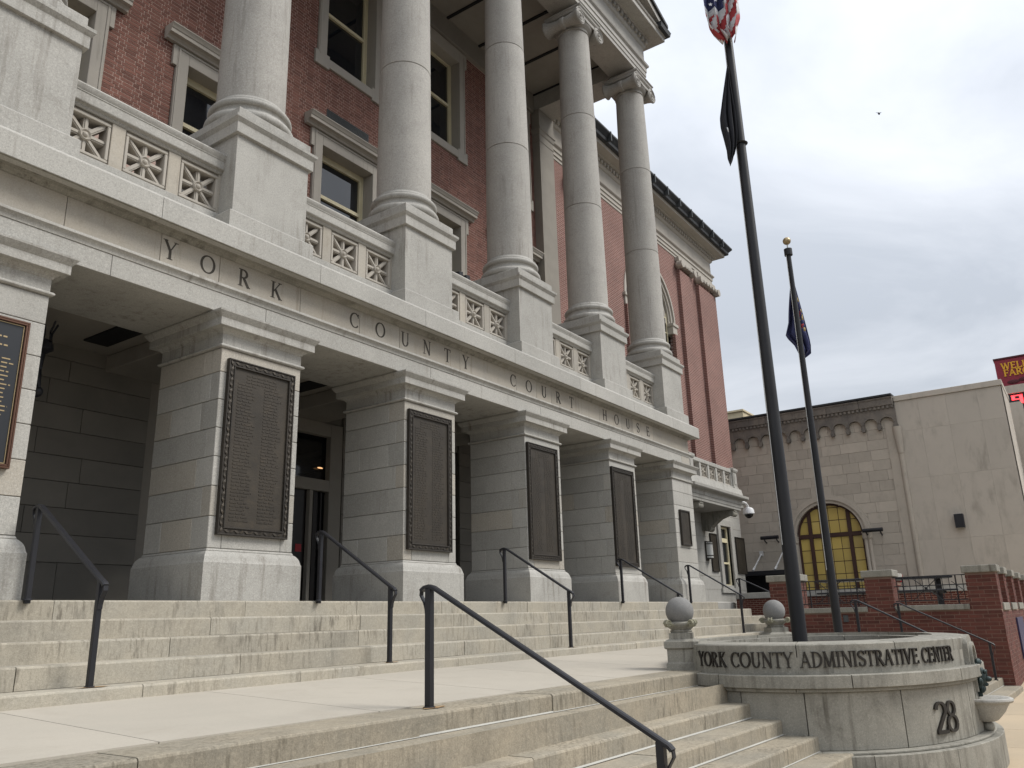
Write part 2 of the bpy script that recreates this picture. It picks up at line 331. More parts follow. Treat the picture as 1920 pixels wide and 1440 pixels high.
# ------------------------------------------------------------------ serif letters built from strokes (unit cap height)
def stroke_poly(P, w):
    """outline of a polyline with per-point widths"""
    P = [Vector((p[0], p[1])) for p in P]; n = len(P); A = []; B = []
    for i in range(n):
        d = (P[min(i + 1, n - 1)] - P[max(i - 1, 0)]).normalized(); q = Vector((-d.y, d.x)); ww = (w[i] if isinstance(w, (list, tuple)) else w) / 2
        A.append(P[i] + q * ww); B.append(P[i] - q * ww)
    return A + B[::-1]
def glyph(ch, slab=False):
    """list of polygons, advance width"""
    T, t, sv = (0.155, 0.065, 0.035) if not slab else (0.20, 0.13, 0.09)
    S = []; ln = lambda a, b, w: S.append(stroke_poly([a, b], w))
    def serif(x, y, wd=0.17):
        yy = y + (sv / 2 if y < 0.5 else -sv / 2); ln((x - wd, yy), (x + wd, yy), sv)
    def stem(x, w=None, top=True, bot=True, y0=0.0, y1=1.0):
        ln((x, y0), (x, y1), T if w is None else w)
        if bot: serif(x, 0.0)
        if top: serif(x, 1.0)
    def arc(cx, cy, rx, ry, a0, a1, n=22, wt=T, th=t):
        P = []; W = []
        for i in range(n + 1):
            a = rad(a0 + (a1 - a0) * i / n); P.append((cx + rx * math.cos(a), cy + ry * math.sin(a))); W.append(th + (wt - th) * abs(math.cos(a)) ** 1.3)
        S.append(stroke_poly(P, W))
    A = 0.8
    if ch == 'I': stem(0.2); A = 0.42
    elif ch == 'A':
        ln((0.10, 0.0), (0.42, 0.98), t); ln((0.42, 1.0), (0.76, 0.0), T); ln((0.22, 0.36), (0.62, 0.36), t); serif(0.10, 0, 0.12); serif(0.76, 0, 0.14); A = 0.88
    elif ch == 'C': arc(0.47, 0.5, 0.40, 0.47, 42, 318, 30); ln((0.77, 0.70), (0.79, 0.97), t); A = 0.86
    elif ch == 'G': arc(0.47, 0.5, 0.40, 0.47, 42, 325, 30); ln((0.77, 0.70), (0.79, 0.97), t); ln((0.78, 0.06), (0.78, 0.45), T); ln((0.6, 0.45), (0.92, 0.45), sv); A = 0.95
    elif ch == 'D': stem(0.2); arc(0.32, 0.5, 0.48, 0.467, -90, 90, 22); ln((0.2, 0.033), (0.34, 0.033), t); ln((0.2, 0.967), (0.34, 0.967), t); A = 0.90
    elif ch == 'E': stem(0.2); ln((0.2, 0.967), (0.66, 0.967), t); ln((0.2, 0.033), (0.70, 0.033), t); ln((0.2, 0.52), (0.54, 0.52), t); ln((0.65, 0.80), (0.65, 1.0), sv + .01); ln((0.69, 0.0), (0.70, 0.22), sv + .01); ln((0.54, 0.43), (0.54, 0.61), sv + .01); A = 0.76
    elif ch == 'F': stem(0.2); ln((0.2, 0.967), (0.66, 0.967), t); ln((0.2, 0.50), (0.54, 0.50), t); ln((0.65, 0.76), (0.65, 1.0), sv + .01); ln((0.54, 0.40), (0.54, 0.60), sv + .01); A = 0.72
    elif ch == 'H': stem(0.2); stem(0.76); ln((0.2, 0.51), (0.76, 0.51), t); A = 0.97
    elif ch == 'K': stem(0.2); ln((0.26, 0.42), (0.70, 0.98), t); ln((0.36, 0.56), (0.76, 0.0), T); serif(0.70, 1.0, 0.13); serif(0.78, 0, 0.13); A = 0.90
    elif ch == 'L': stem(0.2); ln((0.2, 0.033), (0.68, 0.033), t); ln((0.67, 0.0), (0.68, 0.26), sv + .01); A = 0.74
    elif ch == 'M': ln((0.16, 0), (0.20, 1.0), t); ln((0.20, 1.0), (0.52, 0.04), T); ln((0.52, 0.04), (0.84, 1.0), t); ln((0.84, 1.0), (0.90, 0), T); serif(0.15, 0, 0.12); serif(0.90, 0, 0.15); serif(0.16, 1.0, 0.10); serif(0.90, 1.0, 0.09); A = 1.07
    elif ch == 'N': ln((0.18, 0), (0.18, 1), t); ln((0.18, 1.0), (0.78, 0.0), T); ln((0.78, 0), (0.78, 1), t); serif(0.18, 0, 0.13); serif(0.78, 1, 0.13); serif(0.12, 1, 0.1); A = 0.95
    elif ch == 'O': arc(0.50, 0.5, 0.42, 0.475, 0, 360, 40); A = 0.99
    elif ch == 'R': stem(0.2); arc(0.34, 0.735, 0.28, 0.232, -90, 90, 18); ln((0.2, 0.967), (0.36, 0.967), t); ln((0.2, 0.503), (0.36, 0.503), t); ln((0.40, 0.50), (0.76, 0.0), T); serif(0.78, 0, 0.11); A = 0.88
    elif ch == 'S': arc(0.36, 0.735, 0.24, 0.235, 30, 250, 22, T * .9); arc(0.38, 0.27, 0.26, 0.24, -150, 80, 22, T * .9); ln((0.22, 0.60), (0.54, 0.42), T); ln((0.58, 0.74), (0.59, 0.97), sv + .015); ln((0.13, 0.03), (0.14, 0.27), sv + .015); A = 0.72
    elif ch == 'T': stem(0.40, top=False); ln((0.04, 0.967), (0.76, 0.967), t); ln((0.05, 0.78), (0.05, 1.0), sv + .01); ln((0.75, 0.78), (0.75, 1.0), sv + .01); A = 0.80
    elif ch == 'U': ln((0.2, 0.34), (0.2, 1.0), T); serif(0.2, 1); arc(0.47, 0.36, 0.27, 0.33, 180, 360, 20); ln((0.74, 0.34), (0.74, 1.0), t); serif(0.74, 1, 0.12); A = 0.92
    elif ch == 'V': ln((0.12, 1.0), (0.44, 0.0), T); ln((0.44, 0.0), (0.76, 1.0), t); serif(0.12, 1, 0.15); serif(0.76, 1, 0.12); A = 0.88
    elif ch == 'W': ln((0.10, 1.0), (0.36, 0.0), T); ln((0.36, 0.0), (0.60, 1.0), t); ln((0.56, 1.0), (0.84, 0.0), T); ln((0.84, 0.0), (1.08, 1.0), t); serif(0.10, 1, 0.15); serif(1.08, 1, 0.13); serif(0.58, 1, 0.12); A = 1.2
    elif ch == 'Y': ln((0.10, 1.0), (0.42, 0.45), T); ln((0.42, 0.45), (0.74, 1.0), t); ln((0.42, 0.0), (0.42, 0.47), T); serif(0.42, 0); serif(0.10, 1, 0.14); serif(0.74, 1, 0.13); A = 0.84
    elif ch == '2': arc(0.36, 0.74, 0.24, 0.225, 175, -35, 22); ln((0.555, 0.62), (0.10, 0.06), T * .8); ln((0.06, 0.05), (0.62, 0.05), 0.11); ln((0.60, 0.02), (0.63, 0.20), sv + .015); A = 0.74
    elif ch == '8': arc(0.37, 0.745, 0.20, 0.215, 0, 360, 26, T * .8); arc(0.37, 0.275, 0.26, 0.245, 0, 360, 26, T * .85); A = 0.76
    return S, A
def letter_mesh(ch, h, depth, m, wide=1.0, slab=False):
    """mesh of one letter: X right, Z up, front face at Y = -depth"""
    S, A = glyph(ch, slab); b = MB()
    for k, poly in enumerate(S):
        e = depth + 0.0006 * (k + 1); n = len(poly); half = n // 2; P = [(p.x * h * wide, p.y * h) for p in poly]
        V = [(x, -e, z) for x, z in P] + [(x, 0.004, z) for x, z in P]; F = []
        for i in range(half - 1): a, c, d, f = i, i + 1, n - 2 - i, n - 1 - i; F += [(a, f, d, c), (a + n, c + n, d + n, f + n)]
        for i in range(n): j = (i + 1) % n; F.append((i, j, j + n, i + n))
        b.add(V, F)
    return b.mesh('letter_' + ch, m, smooth=False), A * h * wide

# ================================================================== SETTING
MB().add([(-600, -600, -2.6), (900, -600, -2.6), (900, 900, -2.6), (-600, 900, -2.6)], [(0, 1, 2, 3)]).build('ground', 'asphalt', smooth=False, kind='structure')
SLP = 0.014
def zpave(x): return -1.885 + (x - 4.8) * SLP
rd = MB(); rd.add([(-80, -40, zpave(-80) - .16), (160, -40, zpave(160) - .16), (160, -11.5, zpave(160) - .13), (-80, -11.5, zpave(-80) - .13)], [(0, 1, 2, 3)]); rd.build('road', 'asphalt', kind='structure')
kb = MB()
for i in range(40):
    x0 = -30 + i * 2.0; kb.prism([(x0 + .004, -11.5, zpave(x0) - .14), (x0 + .004, -11.32, zpave(x0) - .14), (x0 + .004, -11.32, zpave(x0) + .002), (x0 + .004, -11.48, zpave(x0) + .002), (x0 + .004, -11.5, zpave(x0) - .02)], (1.992, 0, 1.992 * SLP))
kb.build('kerb', 'granite', kind='structure')
pv = MB(); pv.add([(-60, -11.4, zpave(-60) - .02), (120, -11.4, zpave(120) - .02), (120, -3.0, zpave(120) - .02), (-60, -3.0, zpave(-60) - .02)], [(0, 1, 2, 3)])
pave = pv.build('pavement', 'pavement_concrete', kind='structure')
for i in range(-4, 22):
    for j in range(4):
        x0 = i * 1.52; y0 = -11.3 + j * 1.5
        q = MB(); x1 = x0 + 1.512; y1 = y0 + 1.492
        q.add([(x, y, zpave(x) - d) for d in (.02, 0.0) for x, y in ((x0, y0), (x1, y0), (x1, y1), (x0, y1))], [(4, 5, 6, 7), (0, 1, 5, 4), (1, 2, 6, 5), (2, 3, 7, 6), (3, 0, 4, 7)])
        q.build('paving_slab', 'pavement_concrete', pave, smooth=False)

# ---- upper landing and the upper flight
RH, TR, Y0 = 0.1665, 0.3162, -0.117
land = MB().box(-7, 13.25, Y0 + .42, 2.75, -1.0, -0.002).build('landing', 'low_bounce_floor', kind='structure', smooth=False)
up = MB().box(-7, 14.6, Y0 - 4 * TR + .32, Y0 + .40, -1.6, -0.80).build('upper_steps', 'step_stone', kind='structure', smooth=False)
def slab(x0, x1, y0, y1, z0, z1, m, parent, sh=0.0, y_end=0.0):
    """a step stone with a worn rounded nose; sh: the nose line swings sh metres per metre of X"""
    c = 0.016; P = [(y0, z0), (y0, z1 - c), (y0 + c * .35, z1 - c * .3), (y0 + c, z1), (y1, z1), (y1, z0)]
    b = MB(); V = []; F = []
    for x in (x0 + .003, x1 - .003): V += [(x, y + sh * x, z) for y, z in P]
    n = len(P)
    for i in range(n): j = (i + 1) % n; F.append((i, n + i, n + j, j))
    F += [tuple(range(n)), tuple(range(2 * n - 1, n - 1, -1))]
    return b.add(V, F).build('step_slab', m, parent, smooth=False)
def joints(a, b, lo=1.5, hi=2.4, first=None):
    xs = [a]; x = a + (first if first else random.uniform(0.6, hi))
    while x < b - 0.5: xs.append(x); x += random.uniform(lo, hi)
    return xs + [b]
JU = {0: [-7, -4.6, -2.1, -.12, .9 + .6, 3.1, 4.35, 5.2, 6.7, 8.3, 9.5, 11.2, 13.25], 1: [-7, -5.1, -3, -.75, 1.25, 3.4, 5.3, 7.2, 9.3, 11.4, 14.6]}
for i in range(5):
    z1 = -RH * i; z0 = -RH * (i + 1) + .001; y0 = Y0 - TR * i
    xs = JU.get(i) or joints(-7 + .3 * i, 14.6)
    if i == 4: z0 = -0.85
    for a, b in zip(xs, xs[1:]):
        jz = random.uniform(-.0015, .0015)
        slab(a, b, y0 + random.uniform(-.004, .004), y0 + (TR + .06 if i else .45), z0 + jz, z1 + jz, 'step_stone', up)
# short side steps beyond the landing's end
ss = MB()
for k in range(3): ss.box(13.26, 17.5, -.117 + .9 + k * .33, 3.3, -.75, -.45 + k * .15, .01)
ss.build('side_steps', 'granite', kind='structure')

# ---- concrete terrace with its granite nosing, and the lower flights
LY, LA, LZ, LH, LT = -3.75, -0.04, -0.85, 0.14, 0.30
def ztop(y): return -0.762 + (y + 1.40) * (0.083 / 2.0)
ter = MB().add([(-8, -3.4, -.90), (12.6, -3.9, -.90), (14.6, -1.3, -.90), (-8, -1.3, -.90)], [(0, 1, 2, 3)]).build('terrace', 'concrete', kind='structure')
xs = [-8, -6.2, -4.6, -3.02, -1.42, .2, 1.8, 3.4, 5.0, 6.6, 8.2, 9.8, 11.4, 12.6]
SK = 0.42                                     # the panel joints run at a slant
for a, b in zip(xs, xs[1:]):
    a += .004; b -= .004; q = MB(); yb = -1.38
    yf = lambda x: LY + LA * x + .365
    c = [(a, yb), (b, yb), (b, yf(b)), (a, yf(a))]
    q.add([(x, y, ztop(y) - d) for d in (.09, 0) for x, y in c], [(7, 6, 5, 4), (0, 1, 5, 4), (1, 2, 6, 5), (2, 3, 7, 6), (3, 0, 4, 7)]).build('concrete_panel', 'concrete', ter, smooth=False)
MB().box(12.6, 14.6, -1.5, -1.2, -.9, -.77).build('terrace_end', 'concrete', kind='structure')
low = MB().add([(-8, -3.9, -2.2), (12.6, -4.5, -2.2), (12.6, -4.5, -.95), (-8, -3.9, -.95)], [(0, 1, 2, 3)]).build('lower_steps', 'step_stone_low', kind='structure', smooth=False)
JL = {0: [-8, -5.2, -3.35, -.40 - 1.02, .12, 2.05, 3.3], 1: [-8, -6.1, -4, -1.95, .27, 3.3], 2: [-8, -5.5, -2.9, -1.0, 1.62, 3.3]}
for k in range(8):
    z1 = LZ - LH * k; z0 = LZ - LH * (k + 1) + .001
    for side, (xa, xb) in enumerate(((-8, 3.3), (6.5, 12.66))):
        if side and k > 6: continue
        xs = JL.get(k) if side == 0 and k in JL else joints(xa, xb, 1.6, 2.6)
        for a, b in zip(xs, xs[1:]):
            jz = random.uniform(-.002, .002)
            slab(a, b, LY - LT * k + random.uniform(-.005, .005), LY - LT * (k - 1) + (.06 if k else .06 - LT + .36), z0 + jz, z1 + jz + (0.0), 'step_stone_low', low, LA)
    # pale sealant worked into the corner between tread and riser
    if k:
        b = MB()
        for (xa, xb) in ((-8, 3.1), (6.7, 12.6)):
            V = []
            for x in (xa, xb):
                y = LY - LT * (k - 1) + LA * x; z = LZ - LH * k
                V += [(x, y - .014, z + .0045), (x, y - .005, z + .007), (x, y + .003, z + .014)]
            b.add(V, [(0, 1, 4, 3), (1, 2, 5, 4)])
        b.build('sealant_joint', 'sealant', low, smooth=False, fix=False)

# ================================================================== COURTHOUSE, portico storey
CH = thing('courthouse', 'red brick courthouse with granite columned portico and York County Court House lettering', 'courthouse', (4.5, 1.5, 0))
PX = [-3.0, 0.0, 3.0, 6.0, 9.0, 12.0]
ZC = [0.535, 0.868, 1.19, 1.51, 1.825, 2.145, 2.46, 2.736]
def pier(cx, plaque_face=True):
    b = MB(); x0, x1, y0, y1 = cx - .56, cx + .56, 0.0, 1.167
    # base block with ogee
    og = [(0.080, 0.0), (0.080, 0.385), (0.074, 0.395)] + [(0.070 * math.cos(a) ** 1.4 if a < 1.57 else 0, 0.395 + 0.115 * math.sin(a)) for a in [i * PI / 16 for i in range(1, 8)]] + [(0.012, 0.512), (0.0, 0.533)]
    b.ring(x0, x1, y0, y1, og)
    b.ring(x0 + .02, x1 - .02, y0 + .02, y1 - .02, [(0, .53), (0, 2.74)])            # core behind the joints
    cap = [(0.0, 2.737), (0.022, 2.740), (0.034, 2.752), (0.034, 2.764), (0.022, 2.776), (0.004, 2.780), (0.0, 2.785), (0.0, 2.905), (0.010, 2.910), (0.016, 2.925), (0.040, 2.945), (0.052, 2.955),
           (0.108, 2.958), (0.112, 2.962), (0.112, 3.048), (0.118, 3.054), (0.124, 3.062), (0.142, 3.085), (0.158, 3.108), (0.160, 3.128), (0.0, 3.135)]
    b.ring(x0, x1, y0, y1, cap)
    p = b.build('pier', 'granite', CH, ang=28)
    for k in range(7):
        za, zb = ZC[k] + .003, ZC[k + 1] - .003; g = .004
        # front margin stones left and right of a plaque field, one long or two side stones, and the back
        fr = [(x0, x0 + .17), (x0 + .17, x1 - .17), (x1 - .17, x1)] if (k == 0 and plaque_face) else [(x0, x1)]
        for a, c in fr:
            yb = .16 if k % 2 else .30
            MB().box(a + (0 if a == x0 else .002), c - (0 if c == x1 else .002), y0, yb - .002, za, zb, .005).build('stone_block', 'granite_block', p, smooth=False)
        side = [(.16, 1.167)] if k % 2 else [(.30, .86), (.86, 1.167)] if k % 4 == 0 else [(.30, 1.167)]
        for a, c in side: MB().box(x0, x1, a, c - .004 if c < 1.16 else c, za, zb, .005).build('stone_block', 'granite_block', p, smooth=False)
    return p
for x in PX: pier(x, x < 11)

# interior: back wall at Y 2.7 of large ashlar, door and window openings
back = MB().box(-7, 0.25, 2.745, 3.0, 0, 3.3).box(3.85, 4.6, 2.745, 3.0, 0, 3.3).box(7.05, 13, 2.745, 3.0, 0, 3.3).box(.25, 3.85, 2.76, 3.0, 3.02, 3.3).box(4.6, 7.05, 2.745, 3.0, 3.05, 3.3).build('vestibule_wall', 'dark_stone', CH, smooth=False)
zz = [0.0] + ZC[0:7] + [2.78, 3.05, 3.3]
for k in range(len(zz) - 1):
    for (a, b) in ((-7, .25), (3.85, 4.6), (7.05, 13)):
        xs = joints(a, b, .95, 1.35, .55 + .45 * (k % 2))
        for c, d in zip(xs, xs[1:]):
            if seen((c, 2.7, 1))[0] > 930 or d < -4.2: continue
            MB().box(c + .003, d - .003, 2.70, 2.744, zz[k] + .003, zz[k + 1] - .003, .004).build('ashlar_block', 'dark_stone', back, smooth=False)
# bronze-dark doorway with transom, pale frame
dr = MB()
for a, b, z0, z1 in ((.25, .40, 0, 3.02), (3.58, 3.85, 0, 3.02), (.40, 3.58, 2.80, 3.02), (.40, 3.58, 1.86, 2.05), (3.17, 3.24, 0, 1.86)): dr.box(a, b, 2.72, 2.86, z0, z1, .006)
door = dr.build('doorway', 'stucco', CH, smooth=False)
MB().box(.40, 3.58, 2.83, 2.845, 2.05, 2.80).build('transom_pane', 'glass_door', door, smooth=False)
MB().box(1.9, 3.17, 2.80, 2.84, 0.0, 1.86).build('door_leaf', 'dark_wood', door, smooth=False)
MB().box(.40, 1.895, 2.80, 2.84, 0.0, 1.86).build('door_leaf', 'dark_wood', door, smooth=False)
MB().box(3.24, 3.58, 2.83, 2.845, 0, 1.86).build('sidelight_pane', 'glass_door', door, smooth=False)
MB().box(3.32, 3.40, 2.80, 2.84, 0, 1.86).box(3.47, 3.50, 2.80, 2.84, 0, 1.86).build('sidelight_bar', 'dark_wood', door, smooth=False)
MB().box(2.98, 3.10, 2.792, 2.799, .86, .98).build('notice', 'red_sticker', door, smooth=False)
pl = px(596.7, 878, 1, 2.825)
dl = MB(); dl.sphere((pl.x, 2.78, pl.z), .06, 16, 10, (1, .25, .22)); dl.build('lamp', 'reflection_glow', door)  # glowing blob painted as a lamp's reflection in the transom glass
wn = MB()
for a, b, z0, z1 in ((6.62, 6.86, .5, 3.05), (4.6, 4.8, .5, 3.05)): wn.box(a, b, 2.72, 2.86, z0, z1)
wn2 = wn.build('vestibule_window', 'stucco', CH, smooth=False)
MB().box(4.6, 7.05, 2.88, 2.9, 0, 3.05).build('pane', 'glass_door', wn2, smooth=False)
MB().box(6.95, 6.98, 2.83, 2.87, .5, 3.05).box(4.8, 6.95, 2.83, 2.87, 1.6, 1.66).build('window_bar', 'dark_wood', wn2, smooth=False)
# slit of window at the left jamb of the doorway
MB().box(.25, 3.85, 2.9, 2.95, 0, 3.05).build('door_recess', 'dark_inside', CH, smooth=False)
# ceiling of the vestibule with cross beams and black strips standing in for shadow gaps
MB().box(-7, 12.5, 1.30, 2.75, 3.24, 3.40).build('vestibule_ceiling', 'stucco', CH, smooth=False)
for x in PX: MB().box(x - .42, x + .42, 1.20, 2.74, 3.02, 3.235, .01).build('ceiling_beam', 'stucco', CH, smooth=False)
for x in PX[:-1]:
    MB().box(x + .62, x + .95, 1.40, 1.75, 3.215, 3.238).build('shadow_slot', 'dark_inside', CH, smooth=False)
    MB().box(x + 2.05, x + 2.36, 1.22, 2.3, 3.215, 3.238).build('shadow_slot', 'dark_inside', CH, smooth=False)

# ---- lettered entablature
XL, XR = -3.56, 12.56
en = MB()
en.ring(XL, XR, 0.0, 1.3, [(-.02, 3.136), (-.02, 3.80)])
entab = en.build('entablature', 'granite', CH, smooth=False)
aj = [-3.56, -1.9, 0.0, 3.0, 5.98, 9.0, 12.1, 12.56]
for a, b in zip(aj, aj[1:]):
    MB().box(a + .002, b - .002, 0.0, 1.3, 3.137, 3.362, .004).build('architrave_stone', 'granite_block', entab, smooth=False)
mo = [(0.0, 3.363), (0.008, 3.366), (0.010, 3.385), (0.018, 3.405), (0.036, 3.425), (0.046, 3.432), (0.046, 3.448), (0.040, 3.462), (0.0, 3.472)]
MB().ring(XL, XR, 0.0, 1.3, mo).build('architrave_moulding', 'granite', entab, ang=25)
fj = [-3.56, -2.40, -1.40, -.672, .505, 1.529, 2.319, 3.70, 5.24, 5.87, 6.36, 7.35, 8.15, 9.10, 9.62, 10.62, 12.56]
for a, b in zip(fj, fj[1:]):
    MB().box(a + .0025, b - .0025, 0.0, 1.3, 3.473, 3.80, .004).build('frieze_stone', 'granite_warm', entab, smooth=False)
mat('carved', (0.045, 0.04, 0.034), (0.075, 0.066, 0.055), 0.9)  # dark colour stands in for shade in cut grooves; letters lie flat
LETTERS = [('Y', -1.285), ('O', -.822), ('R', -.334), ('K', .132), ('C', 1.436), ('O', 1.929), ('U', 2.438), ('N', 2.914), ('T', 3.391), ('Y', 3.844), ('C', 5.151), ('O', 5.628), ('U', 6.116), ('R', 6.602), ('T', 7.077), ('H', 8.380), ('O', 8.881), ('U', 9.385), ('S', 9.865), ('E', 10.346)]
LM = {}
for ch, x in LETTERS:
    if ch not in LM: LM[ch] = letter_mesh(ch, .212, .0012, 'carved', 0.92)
    me, wd = LM[ch]; inst(me, 'groove_shade_letter', entab, (x - wd / 2 - .004, -.0003, 3.537))
# bed mould, soffit and cornice
co = [(0.0, 3.80), (0.012, 3.806), (0.030, 3.826), (0.050, 3.838), (0.055, 3.846), (0.120, 3.852), (0.190, 3.850), (0.195, 3.842), (0.218, 3.842), (0.222, 3.848)]
MB().ring(XL, XR, 0.0, 1.3, co + [(0.15, 3.90)]).build('bed_moulding', 'granite_dark', entab, ang=25)
cj = [-3.78, -1.55, .62, 2.63, 4.9, 7.05, 9.3, 11.25, 12.78]
for i, (a, b) in enumerate(zip(cj, cj[1:])):
    P = [(-.222, 3.85), (-.222, 4.085), (-.214, 4.10), (-.06, 4.20), (.30, 4.24), (1.52, 4.24), (1.52, 3.95), (.1, 3.85)]
    MB().prism([(a + .003, y, z) for y, z in P], (b - a - .006, 0, 0)).build('cornice_stone', 'granite_block', entab, smooth=False)

# ---- pedestals, balustrade grilles
def pedestal(cx):
    b = MB(); x0, x1, y0, y1 = cx - .55, cx + .55, .03, 1.13
    b.ring(x0, x1, y0, y1, [(.078, 4.19), (.078, 4.405), (.070, 4.417), (0, 4.432)])
    b.ring(x0, x1, y0, y1, [(0, 4.42), (0, 5.478), (.042, 5.482), (.045, 5.488), (.045, 5.622), (.050, 5.628), (.066, 5.650), (.082, 5.672), (.084, 5.708), (.03, 5.716)])
    b.ring(x0, x1, y0, y1, [(.012, 5.712), (.012, 5.850), (.004, 5.860)])
    return b.build('pedestal', 'granite', CH, ang=25)
for x in PX: pedestal(x)
def grille_mesh(w=.50, h=.47):
    b = MB(); d0, d1 = .02, .20; fw = .035
    for a, c, e, f in ((-w / 2, w / 2, -h / 2, -h / 2 + fw), (-w / 2, w / 2, h / 2 - fw, h / 2), (-w / 2, -w / 2 + fw, -h / 2 + fw, h / 2 - fw), (w / 2 - fw, w / 2, -h / 2 + fw, h / 2 - fw)): b.box(a, c, d0 - .012, d1, e, f, .006)
    for k in range(8):
        a = k * PI / 4; ux, uz = math.cos(a), math.sin(a); L = min((w / 2 - fw) / max(abs(ux), 1e-6), (h / 2 - fw) / max(abs(uz), 1e-6)) - .004
        n = Vector((-uz, 0, ux)); c0 = Vector((ux * .05, 0, uz * .05)); c1 = Vector((ux * L, 0, uz * L)); hw = .026
        for (ww, dd) in ((hw, .045 + .001 * k), (hw * .45, .035 + .001 * k)):
            P = [c0 + n * ww, c0 - n * ww, c1 - n * ww, c1 + n * ww]; b.prism([(p.x, dd, p.z) for p in P], (0, d1 - .01 - dd, 0))
    b.ylathe(0, 0, [(.066, .19), (.066, .028), (.055, .014), (.046, .022), (.040, .030), (.030, .028), (.024, .012), (.010, .004)], 20)
    return b.mesh('grille', 'frame_stone', ang=30)
GM = grille_mesh()
for i in range(5):
    xc = PX[i] + 1.5; b = MB(); x0, x1 = xc - 1.0, xc + 1.0
    b.box(x0, x1, .26, .52, 4.20, 4.47, .006)                                  # blocking course
    P = [(.30, 5.005), (.285, 5.02), (.285, 5.035), (.245, 5.05), (.24, 5.06), (.24, 5.155), (.232, 5.165), (.238, 5.175), (.222, 5.20), (.215, 5.235), (.225, 5.255), (.25, 5.262), (.51, 5.262), (.53, 5.20), (.53, 5.02)]
    b.prism([(x0, y, z) for y, z in P], (x1 - x0, 0, 0))
    bal = b.build('balustrade', 'granite', CH, ang=25)
    for gx in (-.672, 0, .672): inst(GM, 'grille', bal, (xc + gx, .295, 4.738))
    for gx, wd in ((-.336, .13), (.336, .13), (-.965, .075), (.965, .075)):
        MB().box(xc + gx - wd / 2 - .012, xc + gx + wd / 2 + .012, .30, .46, 4.472, 5.003, .005).build('baluster_die', 'granite_warm', bal, smooth=False)
    MB().box(x0, x1, .33, .43, 4.472, 4.505).box(x0, x1, .33, .43, 4.97, 5.003).build('grille_rail', 'frame_stone', bal, smooth=False)

# ---- columns
def column(cx):
    cy = .58; b = MB()
    def torus(r, zc, h, n=8): return [(r - h * .5 + h * .5 * math.cos(a), zc + h * .5 * math.sin(a)) for a in [-PI / 2 + PI * i / n for i in range(n + 1)]]
    pr = [(.46, 5.858), (.53, 5.862)] + torus(.572, 5.935, .145) + [(.515, 6.012), (.500, 6.020)] + [(.488, 6.045), (.486, 6.06), (.492, 6.075)] + [(.500, 6.085)] + torus(.535, 6.140, .105) + [(.478, 6.195), (.476, 6.222), (.462, 6.232), (.448, 6.245), (.442, 6.27)]
    b.lathe(cx, cy, pr, 64); base = b.build('column', 'granite', CH, ang=40)
    zs = [6.262, 8.655, 11.0, 13.34]
    R = lambda z: .441 - .070 * max(0, (z - 6.3) / 7.1) ** 1.55
    for i in range(3):
        z0, z1 = zs[i] + (.004 if i else 0), zs[i + 1] - (.004 if i < 2 else 0); n = 8
        pf = [(R(z0) - .007, z0)] + [(R(z0 + .007), z0 + .007)] + [(R(z0 + (z1 - z0) * k / n), z0 + (z1 - z0) * k / n) for k in range(1, n)] + [(R(z1 - .007), z1 - .007), (R(z1) - .007, z1)]
        MB().lathe(cx, cy, pf, 64).build('drum', 'column_stone', base, ang=12)
    c = MB(); rt = R(13.34)
    c.lathe(cx, cy, [(rt - .01, 13.335), (rt + .012, 13.34), (rt + .022, 13.352), (rt + .012, 13.365), (rt, 13.37), (rt, 13.43), (rt + .02, 13.445), (rt + .055, 13.475), (rt + .085, 13.51), (rt + .095, 13.55), (rt + .07, 13.58), (.3, 13.60)], 48)
    for s in (-1, 1):                                                    # bolsters with volute ends
        vx, vz = cx + s * .445, 13.515
        pf = [(.02, -.475), (.205, -.475), (.208, -.462), (.205, -.445), (.17, -.40), (.145, -.30), (.130, -.18), (.125, -.06), (.150, -.045), (.150, .045), (.125, .06), (.130, .18), (.145, .30), (.17, .40), (.205, .445), (.208, .462), (.205, .475), (.02, .475)]
        c.ylathe(vx, vz, [(r, cy + y) for r, y in pf], 28)
        for f in (-1, 1):                                                # raised spiral on each end
            P = []
            for k in range(0, 46):
                a = PI / 2 - s * (k / 45) * 4.6 * PI * (1 if s > 0 else 1); r = .190 * (1 - k / 45) ** .85 + .022; P.append((vx + r * math.cos(a), cy + f * .478, vz + r * math.sin(a)))
            c.tube(P, .015, 5)
            c.sphere((vx, cy + f * .476, vz), .034, 10, 6)
    for f in (-1, 1):                                                    # the channel dipping between the volutes
        n = 14; V = []; F = []
        for k in range(n + 1):
            x = -.445 + .89 * k / n; dip = .05 * math.cos(PI * x / .89) ** 2
            for z in (13.70 - dip * .2, 13.60 - dip): 
                for y in (.455, .30): V.append((cx + x, cy + f * y, z))
        for k in range(n):
            a = 4 * k; e = a + 4; F += [(a, e, e + 1, a + 1), (a + 2, a + 3, e + 3, e + 2), (a, a + 2, e + 2, e), (a + 1, e + 1, e + 3, a + 3)]
        c.add(V, F)
        c.tube([(cx - .445 + .89 * k / 14, cy + f * .46, 13.70 - .012 * math.sin(PI * k / 14)) for k in range(15)], .018, 6)
        c.tube([(cx - .40 + .80 * k / 14, cy + f * .458, 13.60 - .055 * math.sin(PI * k / 14)) for k in range(15)], .016, 6)
    c.ring(cx - .50, cx + .50, cy - .50, cy + .50, [(-.10, 13.62), (-.06, 13.70), (-.02, 13.72), (-.01, 13.78), (.012, 13.80), (.012, 13.83), (-.08, 13.84)])
    c.ring(cx - .36, cx + .36, cy - .36, cy + .36, [(0, 13.83), (0, 13.99)])
    c.build('capital', 'column_stone', base, ang=35)
    return base
c0 = column(0.0)
for x in PX:
    if x != 0.0: dup(c0, (x, 0, 0))

